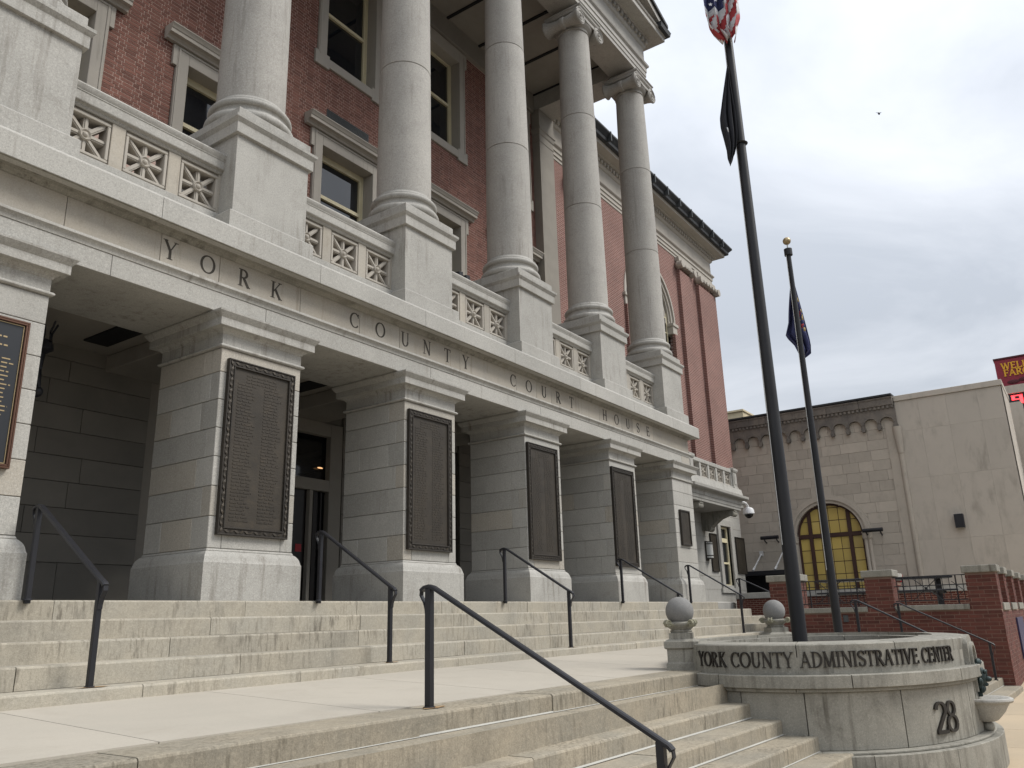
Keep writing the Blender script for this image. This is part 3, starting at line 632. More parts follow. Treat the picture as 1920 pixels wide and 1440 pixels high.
# ================================================================== COURTHOUSE, wall behind the columns
WY = 3.55
WX = [-1.5, 1.5, 4.5, 7.5, 10.5]
holes = []
for x in WX: holes += [(x - .93, x + .93, 5.4, 9.20), (x - .93, x + .93, 10.80, 13.86)]
wall = MB()
def grid_wall(b, x0, x1, z0, z1, hs, y0, y1):
    xs = sorted({x0, x1, *[v for h in hs for v in h[:2] if x0 < v < x1]}); zs = sorted({z0, z1, *[v for h in hs for v in h[2:] if z0 < v < z1]})
    for a, c in zip(xs, xs[1:]):
        run = None
        for d, e in zip(zs, zs[1:]):
            mx, mz = (a + c) / 2, (d + e) / 2; solid = not any(h[0] < mx < h[1] and h[2] < mz < h[3] for h in hs)
            if solid: run = (run[0], e) if run else (d, e)
            if not solid and run: b.box(a, c, y0, y1, *run); run = None
        if run: b.box(a, c, y0, y1, *run)
grid_wall(wall, -4.4, 11.66, 4.2, 13.95, holes, WY + .0045, WY + .40)
bw = wall.build('brick_wall', 'mortar', CH, smooth=False)
def brick_box(b, x0, x1, z0, z1, y, d=.012):
    b.add([(x0, y, z0), (x1, y, z0), (x1, y, z1), (x0, y, z1), (x0, y + d, z0), (x1, y + d, z0), (x1, y + d, z1), (x0, y + d, z1)], [(0, 1, 2, 3), (0, 4, 5, 1), (1, 5, 6, 2), (2, 6, 7, 3), (3, 7, 4, 0)])
def laybricks(x0, x1, z0, z1, hs, keep=None, ch=.0665, j=.0115, LS=.205, LH=.100):
    R = []; k = 0; z = z0
    while z + ch <= z1 + .03:
        a = x0 - (.155 if k % 2 else 0) + random.uniform(-.004, .004); hd = bool(k % 2); zb = z + ch - j
        iv = [(x0, x1)]
        for h in hs:
            if h[2] < zb and h[3] > z:
                nv = []
                for p, q in iv:
                    if h[1] <= p or h[0] >= q: nv.append((p, q)); continue
                    if p < h[0]: nv.append((p, h[0]))
                    if q > h[1]: nv.append((h[1], q))
                iv = nv
        while a < x1:
            L = LH if hd else LS; b_ = a + L
            for p, q in iv:
                c, d = max(a, p), min(b_, q)
                if d - c > .025: R.append((c, d, z, zb))
            a = b_ + j; hd = not hd
        z += ch; k += 1
    return R
BR = [r for r in laybricks(-3.2, 11.66, 7.0, 13.94, holes) if -60 < seen(((r[0] + r[1]) / 2, WY, r[2]))[0] and -60 < seen(((r[0] + r[1]) / 2, WY, r[2]))[1]]
def near_key(r):
    u, v, d = seen(((r[0] + r[1]) / 2, WY, r[2])); vis = 195 < u < 400 and v > 5
    return (0 if vis and r[1] - r[0] > .19 else 1, d)
BR.sort(key=near_key)
bm_s = MB(); brick_box(bm_s, 0, .205, 0, .055, 0); BM = bm_s.mesh('brick', 'brick', smooth=False)
fld = MB(); nb = 0
for r in BR:
    if nb < 300 and abs(r[1] - r[0] - .205) < 1e-3: inst(BM, 'brick', bw, (r[0], WY + random.uniform(-.0015, .0015), r[2])); nb += 1
    else: brick_box(fld, *r, WY + random.uniform(-.0015, .0015))
fld.build('brick_field', 'brick_field', bw, smooth=False, kind='stuff', fix=False)

def window(xc, upper):
    z0, zt = (10.95, 13.55) if upper else (5.6, 8.895)
    b = MB(); f0 = WY - .05; oh = .70; fo = .92
    top = 13.90 if upper else 9.155; bot = 10.745 if upper else 5.4
    for a, c, d, e in ((xc - fo, xc - oh, z0, top), (xc + oh, xc + fo, z0, top), (xc - oh, xc + oh, zt, top)): b.box(a, c, f0, WY + .36, d, e, .006)
    if upper: b.box(xc - fo, xc + fo, f0, WY + .36, bot, z0 - .001, .006)
    # ears and the stepped outer fillet
    for s in (-1, 1):
        xa = sorted((xc + s * fo, xc + s * (fo + .075)))
        b.box(xa[0], xa[1], f0, WY + .02, (8.77 if not upper else 13.5), top, .005)
        if upper: b.box(*sorted((xc + s * (fo - .30), xc + s * (fo + .075))), f0 - .002, WY + .02, bot - .06, bot + .26, .005)
        xb = sorted((xc + s * (fo - .02), xc + s * (fo - .055))); b.box(xb[0], xb[1], f0 - .014, f0 + .01, z0, top - .05, .004)
    b.box(xc - fo + .02, xc + fo - .02, f0 - .014, f0 + .01, top - .055, top - .02, .004)
    wdw = b.build('window', 'frame_stone', CH, smooth=False)
    if not upper:
        P = [(WY - .02, 9.16), (WY - .09, 9.165), (WY - .10, 9.20), (WY - .13, 9.23), (WY - .20, 9.235), (WY - .20, 9.30), (WY - .215, 9.31), (WY - .23, 9.345), (WY - .255, 9.375), (WY - .255, 9.395), (WY + .05, 9.41)]
        MB().prism([(xc - 1.16, y, z) for y, z in P], (2.32, 0, 0)).build('window_cornice', 'frame_stone', wdw, ang=20)
    ys = WY + .235; s = MB(); st = .11
    mid = 12.34 if upper else 7.98; zi, zo = z0 + (.12 if upper else 0), zt
    s.box(xc - oh, xc - oh + st, ys, ys + .09, zi, zo); s.box(xc + oh - st, xc + oh, ys, ys + .09, zi, zo); s.box(xc - oh + st, xc + oh - st, ys, ys + .09, zo - (.13 if not upper else .06), zo)
    s.box(xc - oh + st, xc + oh - st, ys - .005, ys + .09, mid - .055, mid + .02); s.box(xc - oh + st, xc + oh - st, ys, ys + .09, zi, zi + .11)
    for g in (.03, .06): s.box(xc - oh + g, xc - oh + g + .012, ys - .012, ys + .01, zi, zo); s.box(xc + oh - g - .012, xc + oh - g, ys - .012, ys + .01, zi, zo)
    s.build('sash', 'cream_paint', wdw, smooth=False)
    for a, c in ((zi + .11, mid - .055), (mid + .02, zo - .06)):
        MB().box(xc - oh + st, xc + oh - st, ys + .05, ys + .06, a, c).build('pane', 'glass_dark', wdw, smooth=False)
    return wdw
for x in WX: window(x, False); window(x, True)
gr = MB().box(3.90, 5.08, WY - .012, WY + .01, 9.575, 9.80)
gro = gr.build('vent_grille', 'grey_metal', CH, smooth=False)
for k in range(7): MB().box(3.92, 5.06, WY - .022, WY - .012, 9.595 + k * .029, 9.611 + k * .029).build('louvre', 'grey_metal', gro, smooth=False)

# ---- portico ceiling and upper entablature
ce = MB().box(-4, 11.63, 1.0, 3.5, 14.53, 14.75).build('portico_ceiling', 'stucco', CH, smooth=False)
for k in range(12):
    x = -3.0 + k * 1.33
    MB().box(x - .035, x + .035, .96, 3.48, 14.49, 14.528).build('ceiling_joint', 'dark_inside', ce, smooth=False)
MB().box(-4, 11.62, 3.44, 3.70, 13.93, 14.53, .006).build('wall_frieze', 'stucco', CH, smooth=False)
ua = MB(); X0, X1 = -3.37, 12.37
fas = [(0.0, 14.0), (0.0, 14.12), (.018, 14.123), (.018, 14.26), (.036, 14.263), (.036, 14.40), (.045, 14.405), (.060, 14.425), (.085, 14.445), (.09, 14.475), (.095, 14.48), (.095, 14.50), (0.0, 14.512), (0.0, 15.05), (.02, 15.06), (.045, 15.085), (.055, 15.11), (.055, 15.14), (.06, 15.15), (.06, 15.30), (.13, 15.31), (.15, 15.34), (.42, 15.35), (.45, 15.345), (.47, 15.36), (.47, 15.50), (.50, 15.51), (.52, 15.55)]
# front beam and the return along the side, each a ring round its own strip
def half_ring(b, pr, x0, x1, y0, y1):
    """profile along the front (y0) and the right end (x1), mitred; back and left closed flat"""
    V = []; F = []
    for o, z in pr: V += [(x0, y0 - o, z), (x1 + o, y0 - o, z), (x1 + o, y1, z)]
    n = len(pr)
    for i in range(n - 1):
        for k in range(2): a = 3 * i + k; F.append((a, a + 1, a + 4, a + 3))
    b.add(V, F)
half_ring(ua, fas, X0 - 1.0, X1, .21, 8.0)
ua.add([(X0, .21, 14.0), (X1, .21, 14.0), (X1, .95, 14.0), (X0, .95, 14.0)], [(0, 3, 2, 1)])
ua.add([(11.63, .95, 14.0), (X1, .95, 14.0), (X1, 8.0, 14.0), (11.63, 8.0, 14.0)], [(0, 3, 2, 1)])
ua.add([(X0, .95, 14.0), (11.63, .95, 14.0), (11.63, .95, 14.7), (X0, .95, 14.7)], [(0, 1, 2, 3)])
ua.add([(11.63, .95, 14.0), (11.63, 8, 14.0), (11.63, 8, 14.7), (11.63, .95, 14.7)], [(0, 1, 2, 3)])
ue = ua.build('upper_entablature', 'column_stone', CH, ang=20, fix=False)
dm = MB().box(-.055, .055, -.07, .02, 0, .115).mesh('dentil', 'column_stone', smooth=False)
for k in range(60):
    x = 12.37 - k * .21
    if x > .4: inst(dm, 'dentil', ue, (x, .155, 15.165))
for k in range(12): inst(dm, 'dentil', ue, (12.43, .30 + k * .21, 15.165), PI / 2)
# pediment: tympanum, raking cornices and dark gutter edge
pe = MB(); sl = math.tan(rad(17)); xm = 4.5; xe = X1 + .52
pe.prism([(X0 - .2, .25, 15.5), (X1 + .2, .25, 15.5), (xm, .25, 15.5 + (X1 + .2 - xm) * sl)], (0, 7.5, 0)); ped = pe.build('pediment', 'column_stone', CH, smooth=False)
for s in (-1, 1):
    for (h0, h1, yy, m, nm) in ((.02, .14, .05, 'column_stone', 'raking_bed'), (.16, .34, -.30, 'column_stone', 'raking_cornice'), (.341, .44, -.36, 'roof_dark', 'raking_gutter')):
        b = MB(); xa = xm + s * (xe - xm + (.06 if nm == 'raking_gutter' else 0)); za = 15.50
        P = [(xa, za + h0), (xm, za + h0 + abs(xa - xm) * sl), (xm, za + h1 + abs(xa - xm) * sl), (xa, za + h1)]
        b.prism([(x, yy, z) for x, z in P], (0, 8.0 - yy, 0)).build(nm, m, ped, smooth=False)
MB().ring(X1, X1 + .55, -.36, 8, [(0, 15.515), (.03, 15.53), (.05, 15.64), (.06, 15.66)]).build('side_gutter', 'roof_dark', ped, smooth=False)
# ---- corner pilaster behind the last column
pi_ = MB(); pi_.ring(11.63, 12.37, 3.30, 3.9, [(.05, 4.2), (.05, 4.6), (0, 4.66), (0, 12.93), (.012, 12.94), (.012, 12.98), (0, 12.99), (0, 13.16), (.02, 13.19), (.04, 13.30), (.06, 13.32), (.06, 13.40), (.02, 13.42), (.02, 14.0)])
pi_.build('corner_pilaster', 'stucco', CH, ang=20)

# ================================================================== COURTHOUSE, wing
GX = 25.45; GY = 3.62
wb = MB(); AXc, AR, AZ = 19.12, 2.05, 10.1       # big arched window of the wing
n = 28
def wing_wall(b, y0):
    b.box(12.37, AXc - AR, y0, y0 + .5, 3.6, 13.1); b.box(AXc + AR, GX, y0, y0 + .5, 3.6, 13.1)
    V = []; F = []
    for k in range(n + 1):
        a = PI - PI * k / n; x = AXc + AR * math.cos(a); z = AZ + AR * math.sin(a); V += [(x, y0, z), (x, y0, 13.1), (x, y0 + .5, z)]
    for k in range(n): a = 3 * k; F += [(a, a + 3, a + 4, a + 1), (a, a + 2, a + 5, a + 3)]
    b.add(V, F)
wing_wall(wb, GY); wb.box(GX - .02, GX, GY + .5, 14, 3.6, 13.1)
wo = wb.build('wing_wall', 'wing_brick', CH, smooth=False, fix=False)
for (a, c) in ((21.75, 22.95), (23.65, GX + .02)):
    MB().box(a, c, GY - .14, GY + .01, 4.3, 12.55).build('brick_pilaster', 'wing_brick', wo, smooth=False)
    k = MB(); k.box(a - .03, c + .03, GY - .17, GY + .01, 12.93, 13.09, .01)
    nn = 6
    for i in range(nn): x = a + (c - a) * (i + .5) / nn; k.ylathe(x, 12.80, [(.02, GY - .27), (.085, GY - .26), (.09, GY - .15), (.06, GY - .02)], 10)
    for x in (a - .02, c + .02): k.ylathe(x, 12.74, [(.03, GY - .33), (.15, GY - .32), (.16, GY - .1), (.1, GY - .02)], 14)
    k.build('pilaster_capital', 'frame_stone', wo, ang=35)
MB().box(13.6, 14.6, GY - .14, GY + .01, 4.3, 12.55).build('brick_pilaster', 'wing_brick', wo, smooth=False)
k = MB()
for i in range(6): k.ylathe(13.6 + (i + .5) / 6, 12.80, [(.02, GY - .27), (.085, GY - .26), (.09, GY - .15), (.06, GY - .02)], 10)
for x in (13.58, 14.62): k.ylathe(x, 12.74, [(.03, GY - .33), (.15, GY - .32), (.16, GY - .1), (.1, GY - .02)], 14)
k.build('pilaster_capital', 'frame_stone', wo, ang=35)
# arch window
aw = MB()
for (r0, r1, yy) in ((AR, AR - .10, GY - .03), (AR - .10, AR - .24, GY + .03), (AR - .24, AR - .34, GY + .09), (AR - .42, AR - .50, GY + .16)):
    V = []; F = []
    for k in range(n + 1):
        a = PI - PI * k / n
        for r, y in ((r0, yy), (r1, yy), (r1, GY + .3), (r0, GY + .3)): V.append((AXc + r * math.cos(a), y, AZ + r * math.sin(a)))
    for k in range(n):
        for j in range(4): a = 4 * k + j; b_ = 4 * k + (j + 1) % 4; F.append((a, b_, b_ + 4, a + 4))
    aw.add(V, F)
for s in (-1, 1):
    for x0, x1 in ((AR - .34, AR + .04),): aw.box(*sorted((AXc + s * x0, AXc + s * x1)), GY - .06, GY + .3, AZ - .42, AZ, .01); aw.box(*sorted((AXc + s * (x0 - .04), AXc + s * (x1 + .06))), GY - .10, GY + .3, AZ - .12, AZ + .001, .01)
awo = aw.build('arched_window', 'frame_stone', CH, ang=25)
MB().add([(AXc + (AR - .05) * math.cos(PI - PI * k / n), GY + .2, AZ + (AR - .05) * math.sin(PI - PI * k / n)) for k in range(n + 1)] + [(AXc + AR - .05, GY + .2, 4.4), (AXc - AR + .05, GY + .2, 4.4)], [tuple(range(n + 3))]).build('pane', 'glass_dark', awo, smooth=False)
for i in range(-3, 4): MB().box(AXc + i * .55 - .02, AXc + i * .55 + .02, GY + .15, GY + .19, 4.5, AZ + math.sqrt(max(0.01, (AR - .35) ** 2 - (i * .55) ** 2))).build('glazing_bar', 'cream_paint', awo, smooth=False)
for k in range(10): MB().box(AXc - AR + .3, AXc + AR - .3, GY + .155, GY + .185, 4.9 + k * .6, 4.93 + k * .6).build('glazing_bar', 'cream_paint', awo, smooth=False)
for s in (-1, 1): MB().box(*sorted((AXc + s * (AR - .28), AXc + s * (AR + .02))), GY - .10, GY + .02, 4.3, AZ - .42).build('brick_jamb', 'wing_brick', wo, smooth=False)
# wing entablature
we = MB()
def wring(b, pr): 
    V = []; F = []
    for o, z in pr: V += [(12.37, GY - o, z), (GX + o, GY - o, z), (GX + o, 14, z)]
    for i in range(len(pr) - 1):
        for k in range(2): a = 3 * i + k; F.append((a, a + 1, a + 4, a + 3))
    b.add(V, F)
wring(we, [(-.1, 13.09), (.02, 13.09), (.02, 13.20), (.05, 13.203), (.05, 13.34), (.08, 13.343), (.08, 13.47), (.10, 13.48), (.14, 13.52), (.15, 13.56), (.04, 13.575), (.04, 14.16), (.08, 14.18), (.12, 14.24), (.12, 14.25), (.13, 14.40), (.24, 14.42), (.26, 14.46), (.50, 14.47), (.54, 14.48), (.54, 14.58), (.56, 14.585)])
wen = we.build('wing_entablature', 'frame_stone', CH, ang=20, fix=False)
db = MB()
for k in range(62): x = 12.5 + k * .212; db.box(x, x + .11, GY - .19, GY - .11, 14.27, 14.385)
db.build('dentil_row', 'frame_stone', wen, smooth=False, kind='stuff')
wg = MB(); wring(wg, [(.55, 14.586), (.66, 14.60), (.68, 14.62), (.69, 14.72), (.80, 14.84), (.82, 14.86), (.82, 14.92), (-.3, 15.0)]); wg.build('wing_gutter', 'roof_dark', wen, ang=20, fix=False)
for k in range(12): MB().box(13 + k * 1.1, 13.05 + k * 1.1, GY - .845, GY - .60, 14.59, 14.93).build('gutter_strap', 'grey_metal', wen, smooth=False)
# ground storey of the wing: ashlar wall, window, doorway under a balcony
gs = MB(); WXc = (px(1352, 1000, 0 + 1, 3.45).x + px(1376, 1100, 1, 3.45).x) / 2
SY = 3.45
wl, wr = px(1350, 1010, 1, SY).x, px(1376, 1090, 1, SY).x
wzt, wzb = px(1360, 988, 1, SY).z, px(1378, 1098, 1, SY).z
sx1 = px(1400.5, 1110, 1, SY).x
gs.box(12.6, 18.0, SY, SY + .5, -.8, 4.0); gs.box(20.3, wl, SY, SY + .5, -.8, 4.0); gs.box(wr, sx1, SY, SY + .5, -.8, 4.0); gs.box(wl, wr, SY, SY + .5, wzt, 4.0); gs.box(wl, wr, SY, SY + .5, -.8, wzb); gs.box(18.0, 20.3, SY, SY + .5, 2.9, 4.0); gs.box(sx1 - .5, sx1, SY + .5, 12, -.8, 4.0)
gw = gs.build('wing_ground_wall', 'granite', CH, smooth=False)
MB().ring(12.6, sx1, SY, 12, [(0, -.8), (.10, -.8), (.10, .10), (.02, .14)], cap=False).build('wing_plinth', 'granite', gw, smooth=False)
MB().ring(12.6, sx1, SY, 12, [(0, 3.6), (.06, 3.64), (.16, 3.68), (.16, 3.80), (.20, 3.84), (.20, 3.92), (0, 3.98)], cap=False).build('wing_band', 'granite', gw, ang=20)
for zl in (.55, 1.0, 1.45, 1.9, 2.35, 2.8, 3.25):
    for a, c in ((15.5, 18), (20.3, wl - .3), (wr + .3, sx1 + .005)):
        MB().box(a, c, SY - .004, SY + .01, zl, zl + .012).build('joint', 'granite_dark', gw, smooth=False)
gwin = MB()
for a, c, d, e in ((wl - .26, wl, wzb - .1, wzt + .25), (wr, wr + .26, wzb - .1, wzt + .25), (wl, wr, wzt, wzt + .25), (wl - .34, wr + .34, wzb - .28, wzb - .1)): gwin.box(a, c, SY - .07, SY + .2, d, e, .01)
gwo = gwin.build('window', 'granite', CH, smooth=False)
sa = MB(); H = wzt - wzb
for a, c, d, e in ((wl, wl + .10, wzb - .1, wzt), (wr - .10, wr, wzb - .1, wzt), (wl + .1, wr - .1, wzb - .1, wzb + .03), (wl + .1, wr - .1, wzt - .08, wzt), (wl + .1, wr - .1, wzb + .73 * H, wzb + .80 * H), (wl + .1, wr - .1, wzb + .36 * H, wzb + .39 * H)): sa.box(a, c, SY + .07, SY + .16, d, e)
sa.build('sash', 'cream_paint', gwo, smooth=False)
for d, e in ((wzb, wzb + .36 * H), (wzb + .39 * H, wzb + .73 * H), (wzb + .80 * H, wzt)): MB().box(wl + .1, wr - .1, SY + .12, SY + .13, d, e).build('pane', 'glass_dark', gwo, smooth=False)
dd = MB()
for o, y in ((0, -.10), (.12, -.06), (.24, -.02)): dd.box(17.55 + o, 17.68 + o, SY + y, SY + .3, -.1, 3.0 - o * .4); dd.box(20.62 - o, 20.75 - o, SY + y, SY + .3, -.1, 3.0 - o * .4); dd.box(17.55 + o, 20.75 - o, SY + y, SY + .3, 2.9 - o * .4, 3.02 - o * .4)
ddo = dd.build('side_doorway', 'granite', CH, smooth=False); MB().box(18.0, 20.3, SY + .3, SY + .35, -.1, 2.9).build('door_leaf', 'dark_wood', ddo, smooth=False)
# balcony
BY = 2.2; bx0, bx1 = px(1296, 900, 1, BY).x, px(1384, 905, 1, BY).x
bc = MB(); bc.ring(bx0 - .1, bx1, BY, SY, [(-.02, 3.16), (0, 3.17), (0, 3.25), (.02, 3.255), (.02, 3.36), (.04, 3.365), (.04, 3.47), (.08, 3.50), (.20, 3.53), (.24, 3.56), (.25, 3.64), (.1, 3.68), (.06, 3.90), (-.1, 3.92)])
bal = bc.build('balcony', 'granite', CH, ang=20)
for xx in (bx0 + .05, bx1 - .34):
    nb_ = MB(); nb_.ring(xx, xx + .34, BY + .04, BY + .36, [(.03, 3.72), (.03, 3.98), (0, 4.0), (0, 4.50), (.03, 4.52), (.05, 4.57), (.05, 4.63), (0, 4.66)]); nb_.box(xx + .07, xx + .27, BY + .025, BY + .05, 4.08, 4.44); nb_.build('newel', 'granite', bal, ang=20)
rl = MB().box(bx0 + .4, bx1 - .35, BY + .08, BY + .32, 4.46, 4.60, .02).box(bx0 + .4, bx1 - .35, BY + .08, BY + .32, 3.90, 4.0, .01); rl.build('balcony_rail', 'granite', bal, smooth=False)
G2 = grille_mesh(.52, .44); ng = int((bx1 - bx0 - .8) / .70)
for i in range(ng): inst(G2, 'grille', bal, (bx1 - .70 - i * .70, BY + .12, 4.23))
for i in range(ng + 1): MB().box(bx1 - .42 - i * .70, bx1 - .35 - i * .70 + .07, BY + .10, BY + .28, 4.0, 4.46).build('baluster_die', 'granite', bal, smooth=False)
for xx in (bx0 + .6, bx1 - .62):
    P = [(SY, 3.165), (BY + .03, 3.165), (BY + .03, 3.10), (BY + .12, 3.04), (BY + .30, 2.98), (BY + .55, 2.90), (BY + .75, 2.76), (BY + .95, 2.58), (BY + 1.12, 2.52), (SY, 2.54)]
    k = MB(); k.prism([(xx, y, z) for y, z in P], (.30, 0, 0))
    V0 = len(k.v)
    def xl(b, cx0, cx1, cy_, cz_, r):
        V = []; F = []; m_ = 16
        for xk in (cx0, cx1):
            for q in range(m_): V.append((xk, cy_ + r * math.cos(2 * PI * q / m_), cz_ + r * math.sin(2 * PI * q / m_)))
        for q in range(m_): F.append((q, (q + 1) % m_, m_ + (q + 1) % m_, m_ + q))
        b.add(V, F + [tuple(range(m_ - 1, -1, -1)), tuple(range(m_, 2 * m_))])
    xl(k, xx - .04, xx + .34, BY + .14, 3.04, .10); xl(k, xx - .04, xx + .34, BY + 1.02, 2.62, .13)
    k.build('bracket', 'granite_dark', bal, ang=30)

# ================================================================== PLAQUES
def plaque(label, x0, x1, z0, z1, y=0.0, ornate=True, rows=44, gold=False, group=None):
    t = thing('plaque', label, 'plaque', ((x0 + x1) / 2, y - .001, z0), group)
    bw_ = .085 if ornate else .034; m = 'bronze' if not gold else 'black_plate'
    MB().box(x0 + .02, x1 - .02, y - .030, y - .002, z0 + .02, z1 - .02).build('panel', m, t, smooth=False)
    f = MB(); fr = ((x0, x1, z0, z0 + bw_), (x0, x1, z1 - bw_, z1), (x0, x0 + bw_, z0 + bw_, z1 - bw_), (x1 - bw_, x1, z0 + bw_, z1 - bw_)) 
    for a, b, c, d in fr: f.box(a, b, y - .042, y - .003, c, d)
    for q in (0.0, bw_ - .016):
        for a, b, c, d in ((x0 + q, x1 - q, z0 + q, z0 + q + .016), (x0 + q, x1 - q, z1 - q - .016, z1 - q), (x0 + q, x0 + q + .016, z0 + q + .016, z1 - q - .016), (x1 - q - .016, x1 - q, z0 + q + .016, z1 - q - .016)): f.box(a, b, y - .054, y - .040, c, d, .003)
    f.build('frame', 'bronze_dark' if not gold else 'copper_edge', t, smooth=False)
    if ornate:
        o = MB(); mid = bw_ / 2
        def leafrun(p, q):
            p = Vector(p); q = Vector(q); L = (q - p).length; nn = int(L / .062); d = (q - p) / L; up = Vector((0, -1, 0)).cross(d)
            for k in range(nn):
                c = p + d * ((k + .5) * L / nn); s = 1 if k % 2 else -1
                a = c + d * .030 + up * (.014 * s); b = c - d * .030 - up * (.014 * s)
                P = [a + d * .006, c + up * (.017 * s) + Vector((0, -.008, 0)), b - d * .006, c - up * (.016 * s) + Vector((0, -.005, 0)), c + Vector((0, .004, 0))]
                o.add(P, [(0, 1, 3), (1, 2, 3), (0, 4, 1), (1, 4, 2), (2, 4, 3), (3, 4, 0)])
        yy = y - .046
        leafrun((x0 + bw_, yy, z0 + mid), (x1 - bw_, yy, z0 + mid)); leafrun((x0 + bw_, yy, z1 - mid), (x1 - bw_, yy, z1 - mid)); leafrun((x0 + mid, yy, z0 + .02), (x0 + mid, yy, z1 - .02)); leafrun((x1 - mid, yy, z0 + .02), (x1 - mid, yy, z1 - .02))
        o.build('leaf_border', 'bronze', t, smooth=False, fix=False)
    if gold:
        e = MB()
        for a, b, c, d in ((x0 + .04, x1 - .04, z0 + .04, z0 + .047), (x0 + .04, x1 - .04, z1 - .047, z1 - .04), (x0 + .04, x0 + .047, z0 + .047, z1 - .047), (x1 - .047, x1 - .04, z0 + .047, z1 - .047)): e.box(a, b, y - .036, y - .029, c, d)
        e.build('gold_line', 'gold', t, smooth=False)
    # rows of small raised lettering, too small to read
    l = MB(); xi0, xi1 = x0 + bw_ + .03, x1 - bw_ - .03; zi0, zi1 = z0 + bw_ + .05, z1 - bw_ - .05; W = xi1 - xi0
    def word_row(a, z, length, h):
        x = a
        while x < a + length:
            wl_ = min(random.uniform(.03, .09), a + length - x); l.box(x, x + wl_, y - (.0335 if not gold else .0325), y - .029, z, z + h); x += wl_ + .014
    for r in range(rows):
        z = zi1 - (zi1 - zi0) * (r + .5) / rows; h = (zi1 - zi0) / rows * .45
        if gold:
            if r < 7:
                if r in (2, 4): word_row(xi0 + .05, z, W * .80, h * .8)
                continue
            if r > 26: continue
            for c in range(4): word_row(xi0 + W * (.0 + .275 * c), z, random.choice([.045, .05, .06, .07, .10]), h * .62)
        else:
            if r < 3: word_row(xi0 + W * .2, z, W * .6, h); continue
            for c in range(2): word_row(xi0 + W * (.04 + .52 * c), z, W * random.uniform(.26, .38), h)
    l.build('lettering', 'gold' if gold else 'bronze', t, smooth=False, fix=False, kind='stuff')
    return t
plaque('tall dark bronze name plaque on the pier beneath the carved letters YORK', -.483, .448, .675, 2.622, group='bronze name plaques on the piers')
plaque('tall dark bronze name plaque on the pier beneath the middle letters of COUNTY', 2.49, 3.426, .675, 2.624, rows=48, group='bronze name plaques on the piers')
plaque('tall dark bronze name plaque on the pier beneath the letters COU of COURT', 5.462, 6.41, .672, 2.624, rows=50, group='bronze name plaques on the piers')
plaque('tall dark bronze name plaque on the pier beneath the letters of HOUSE', 8.444, 9.39, .668, 2.61, rows=50, group='bronze name plaques on the piers')
plaque('small plain bronze plaque on the last pier, next to the balcony', 11.657, 12.19, 1.24, 2.045, ornate=False, rows=22)
plaque('black plaque with gold lettering and copper rim on the pier before YORK', -3.42, -2.585, 1.09, 2.42, ornate=False, rows=30, gold=True)
plaque('brown plaque between wall lantern and side window of the stone wing', px(1329, 1000, 1, SY).x, px(1341, 1000, 1, SY).x, px(1343, 1072, 1, SY).z, px(1333, 1000, 1, SY).z, y=SY, ornate=False, rows=30)
plaque('brown plaque at the outer corner of the stone wing, right of its window', px(1377, 1008, 1, SY).x, px(1393, 1010, 1, SY).x, px(1391, 1076, 1, SY).z, px(1384, 1008, 1, SY).z, y=SY, ornate=False, rows=30)

# ================================================================== SMALL WALL FITTINGS
p = px(1325, 1032, 1, SY)
t = thing('wall_lantern', 'half round white wall lantern with dark back plate beside the brown plaque', 'lantern', (p.x, SY, p.z - .33))
MB().box(p.x - .14, p.x + .05, SY - .05, SY, p.z - .36, p.z + .32, .01).build('back_plate', 'bronze_dark', t, smooth=False)
MB().lathe(p.x + .03, SY - .05, [(.15, p.z - .27), (.16, p.z - .26), (.16, p.z + .26), (.15, p.z + .27)], 20).build('diffuser', 'frosted', t)
b = MB()
for zz_ in (-.30, -.2, .2, .27): b.lathe(p.x + .03, SY - .05, [(.17, p.z + zz_), (.17, p.z + zz_ + .03)], 20)
b.build('band', 'bronze_dark', t)
p = px(1403, 955, 1, 2.5)
t = thing('security_camera', 'white dome security camera on curved arm at the balcony corner', 'camera', (p.x, p.y, p.z))
MB().tube([(p.x - .9, p.y, p.z + .19), (p.x - .55, p.y, p.z + .22), (p.x - .2, p.y, p.z + .20), (p.x - .04, p.y, p.z + .12), (p.x, p.y, p.z + .02)], .045, 10).build('arm', 'white_plastic', t)
MB().lathe(p.x, p.y, [(.06, p.z + .08), (.16, p.z + .04), (.20, p.z - .04), (.21, p.z - .16), (.19, p.z - .18)], 24).build('housing', 'white_plastic', t)
MB().sphere((p.x, p.y, p.z - .17), .16, 20, 12).build('dome', 'smoke_plastic', t)
for k, (u, v) in enumerate(((858, 523), (871, 528))):
    p = px(u, v, 1, .42)
    t = thing('floodlight', 'small black floodlight clamped on the balustrade rail near the third column' if k else 'small black floodlight on the balustrade rail, tilted to the wall', 'floodlight', (p.x, p.y, 5.262))
    b = MB(); b.bar((p.x - .06, p.y, 5.34), (p.x + .10, p.y + .05, 5.40), .16, .12); b.build('lamp_head', 'black_paint', t, smooth=False)
    MB().box(p.x - .02, p.x + .02, p.y - .03, p.y + .03, 5.262, 5.33).build('bracket', 'black_paint', t, smooth=False)
p = px(80, 660, 1, 1.3)
t = thing('torch_lantern', 'black wrought iron torch lantern mounted in the shade behind the gold lettered pier', 'lantern', (p.x, 1.3, p.z - .5))
b = MB(); b.tube([(p.x, 1.3, p.z - .42), (p.x - .02, 1.3, p.z - .2), (p.x, 1.3, p.z)], .035, 8); b.lathe(p.x, 1.3, [(.03, p.z - .02), (.10, p.z + .03), (.09, p.z + .10), (.05, p.z + .14)], 12)
for a in range(5): b.tube([(p.x + .08 * math.cos(a * 1.26), 1.3 + .08 * math.sin(a * 1.26), p.z + .1), (p.x + .07 * math.cos(a * 1.26), 1.3 + .07 * math.sin(a * 1.26), p.z + .22), (p.x + .12 * math.cos(a * 1.26), 1.3 + .12 * math.sin(a * 1.26), p.z + .34)], .012, 5)
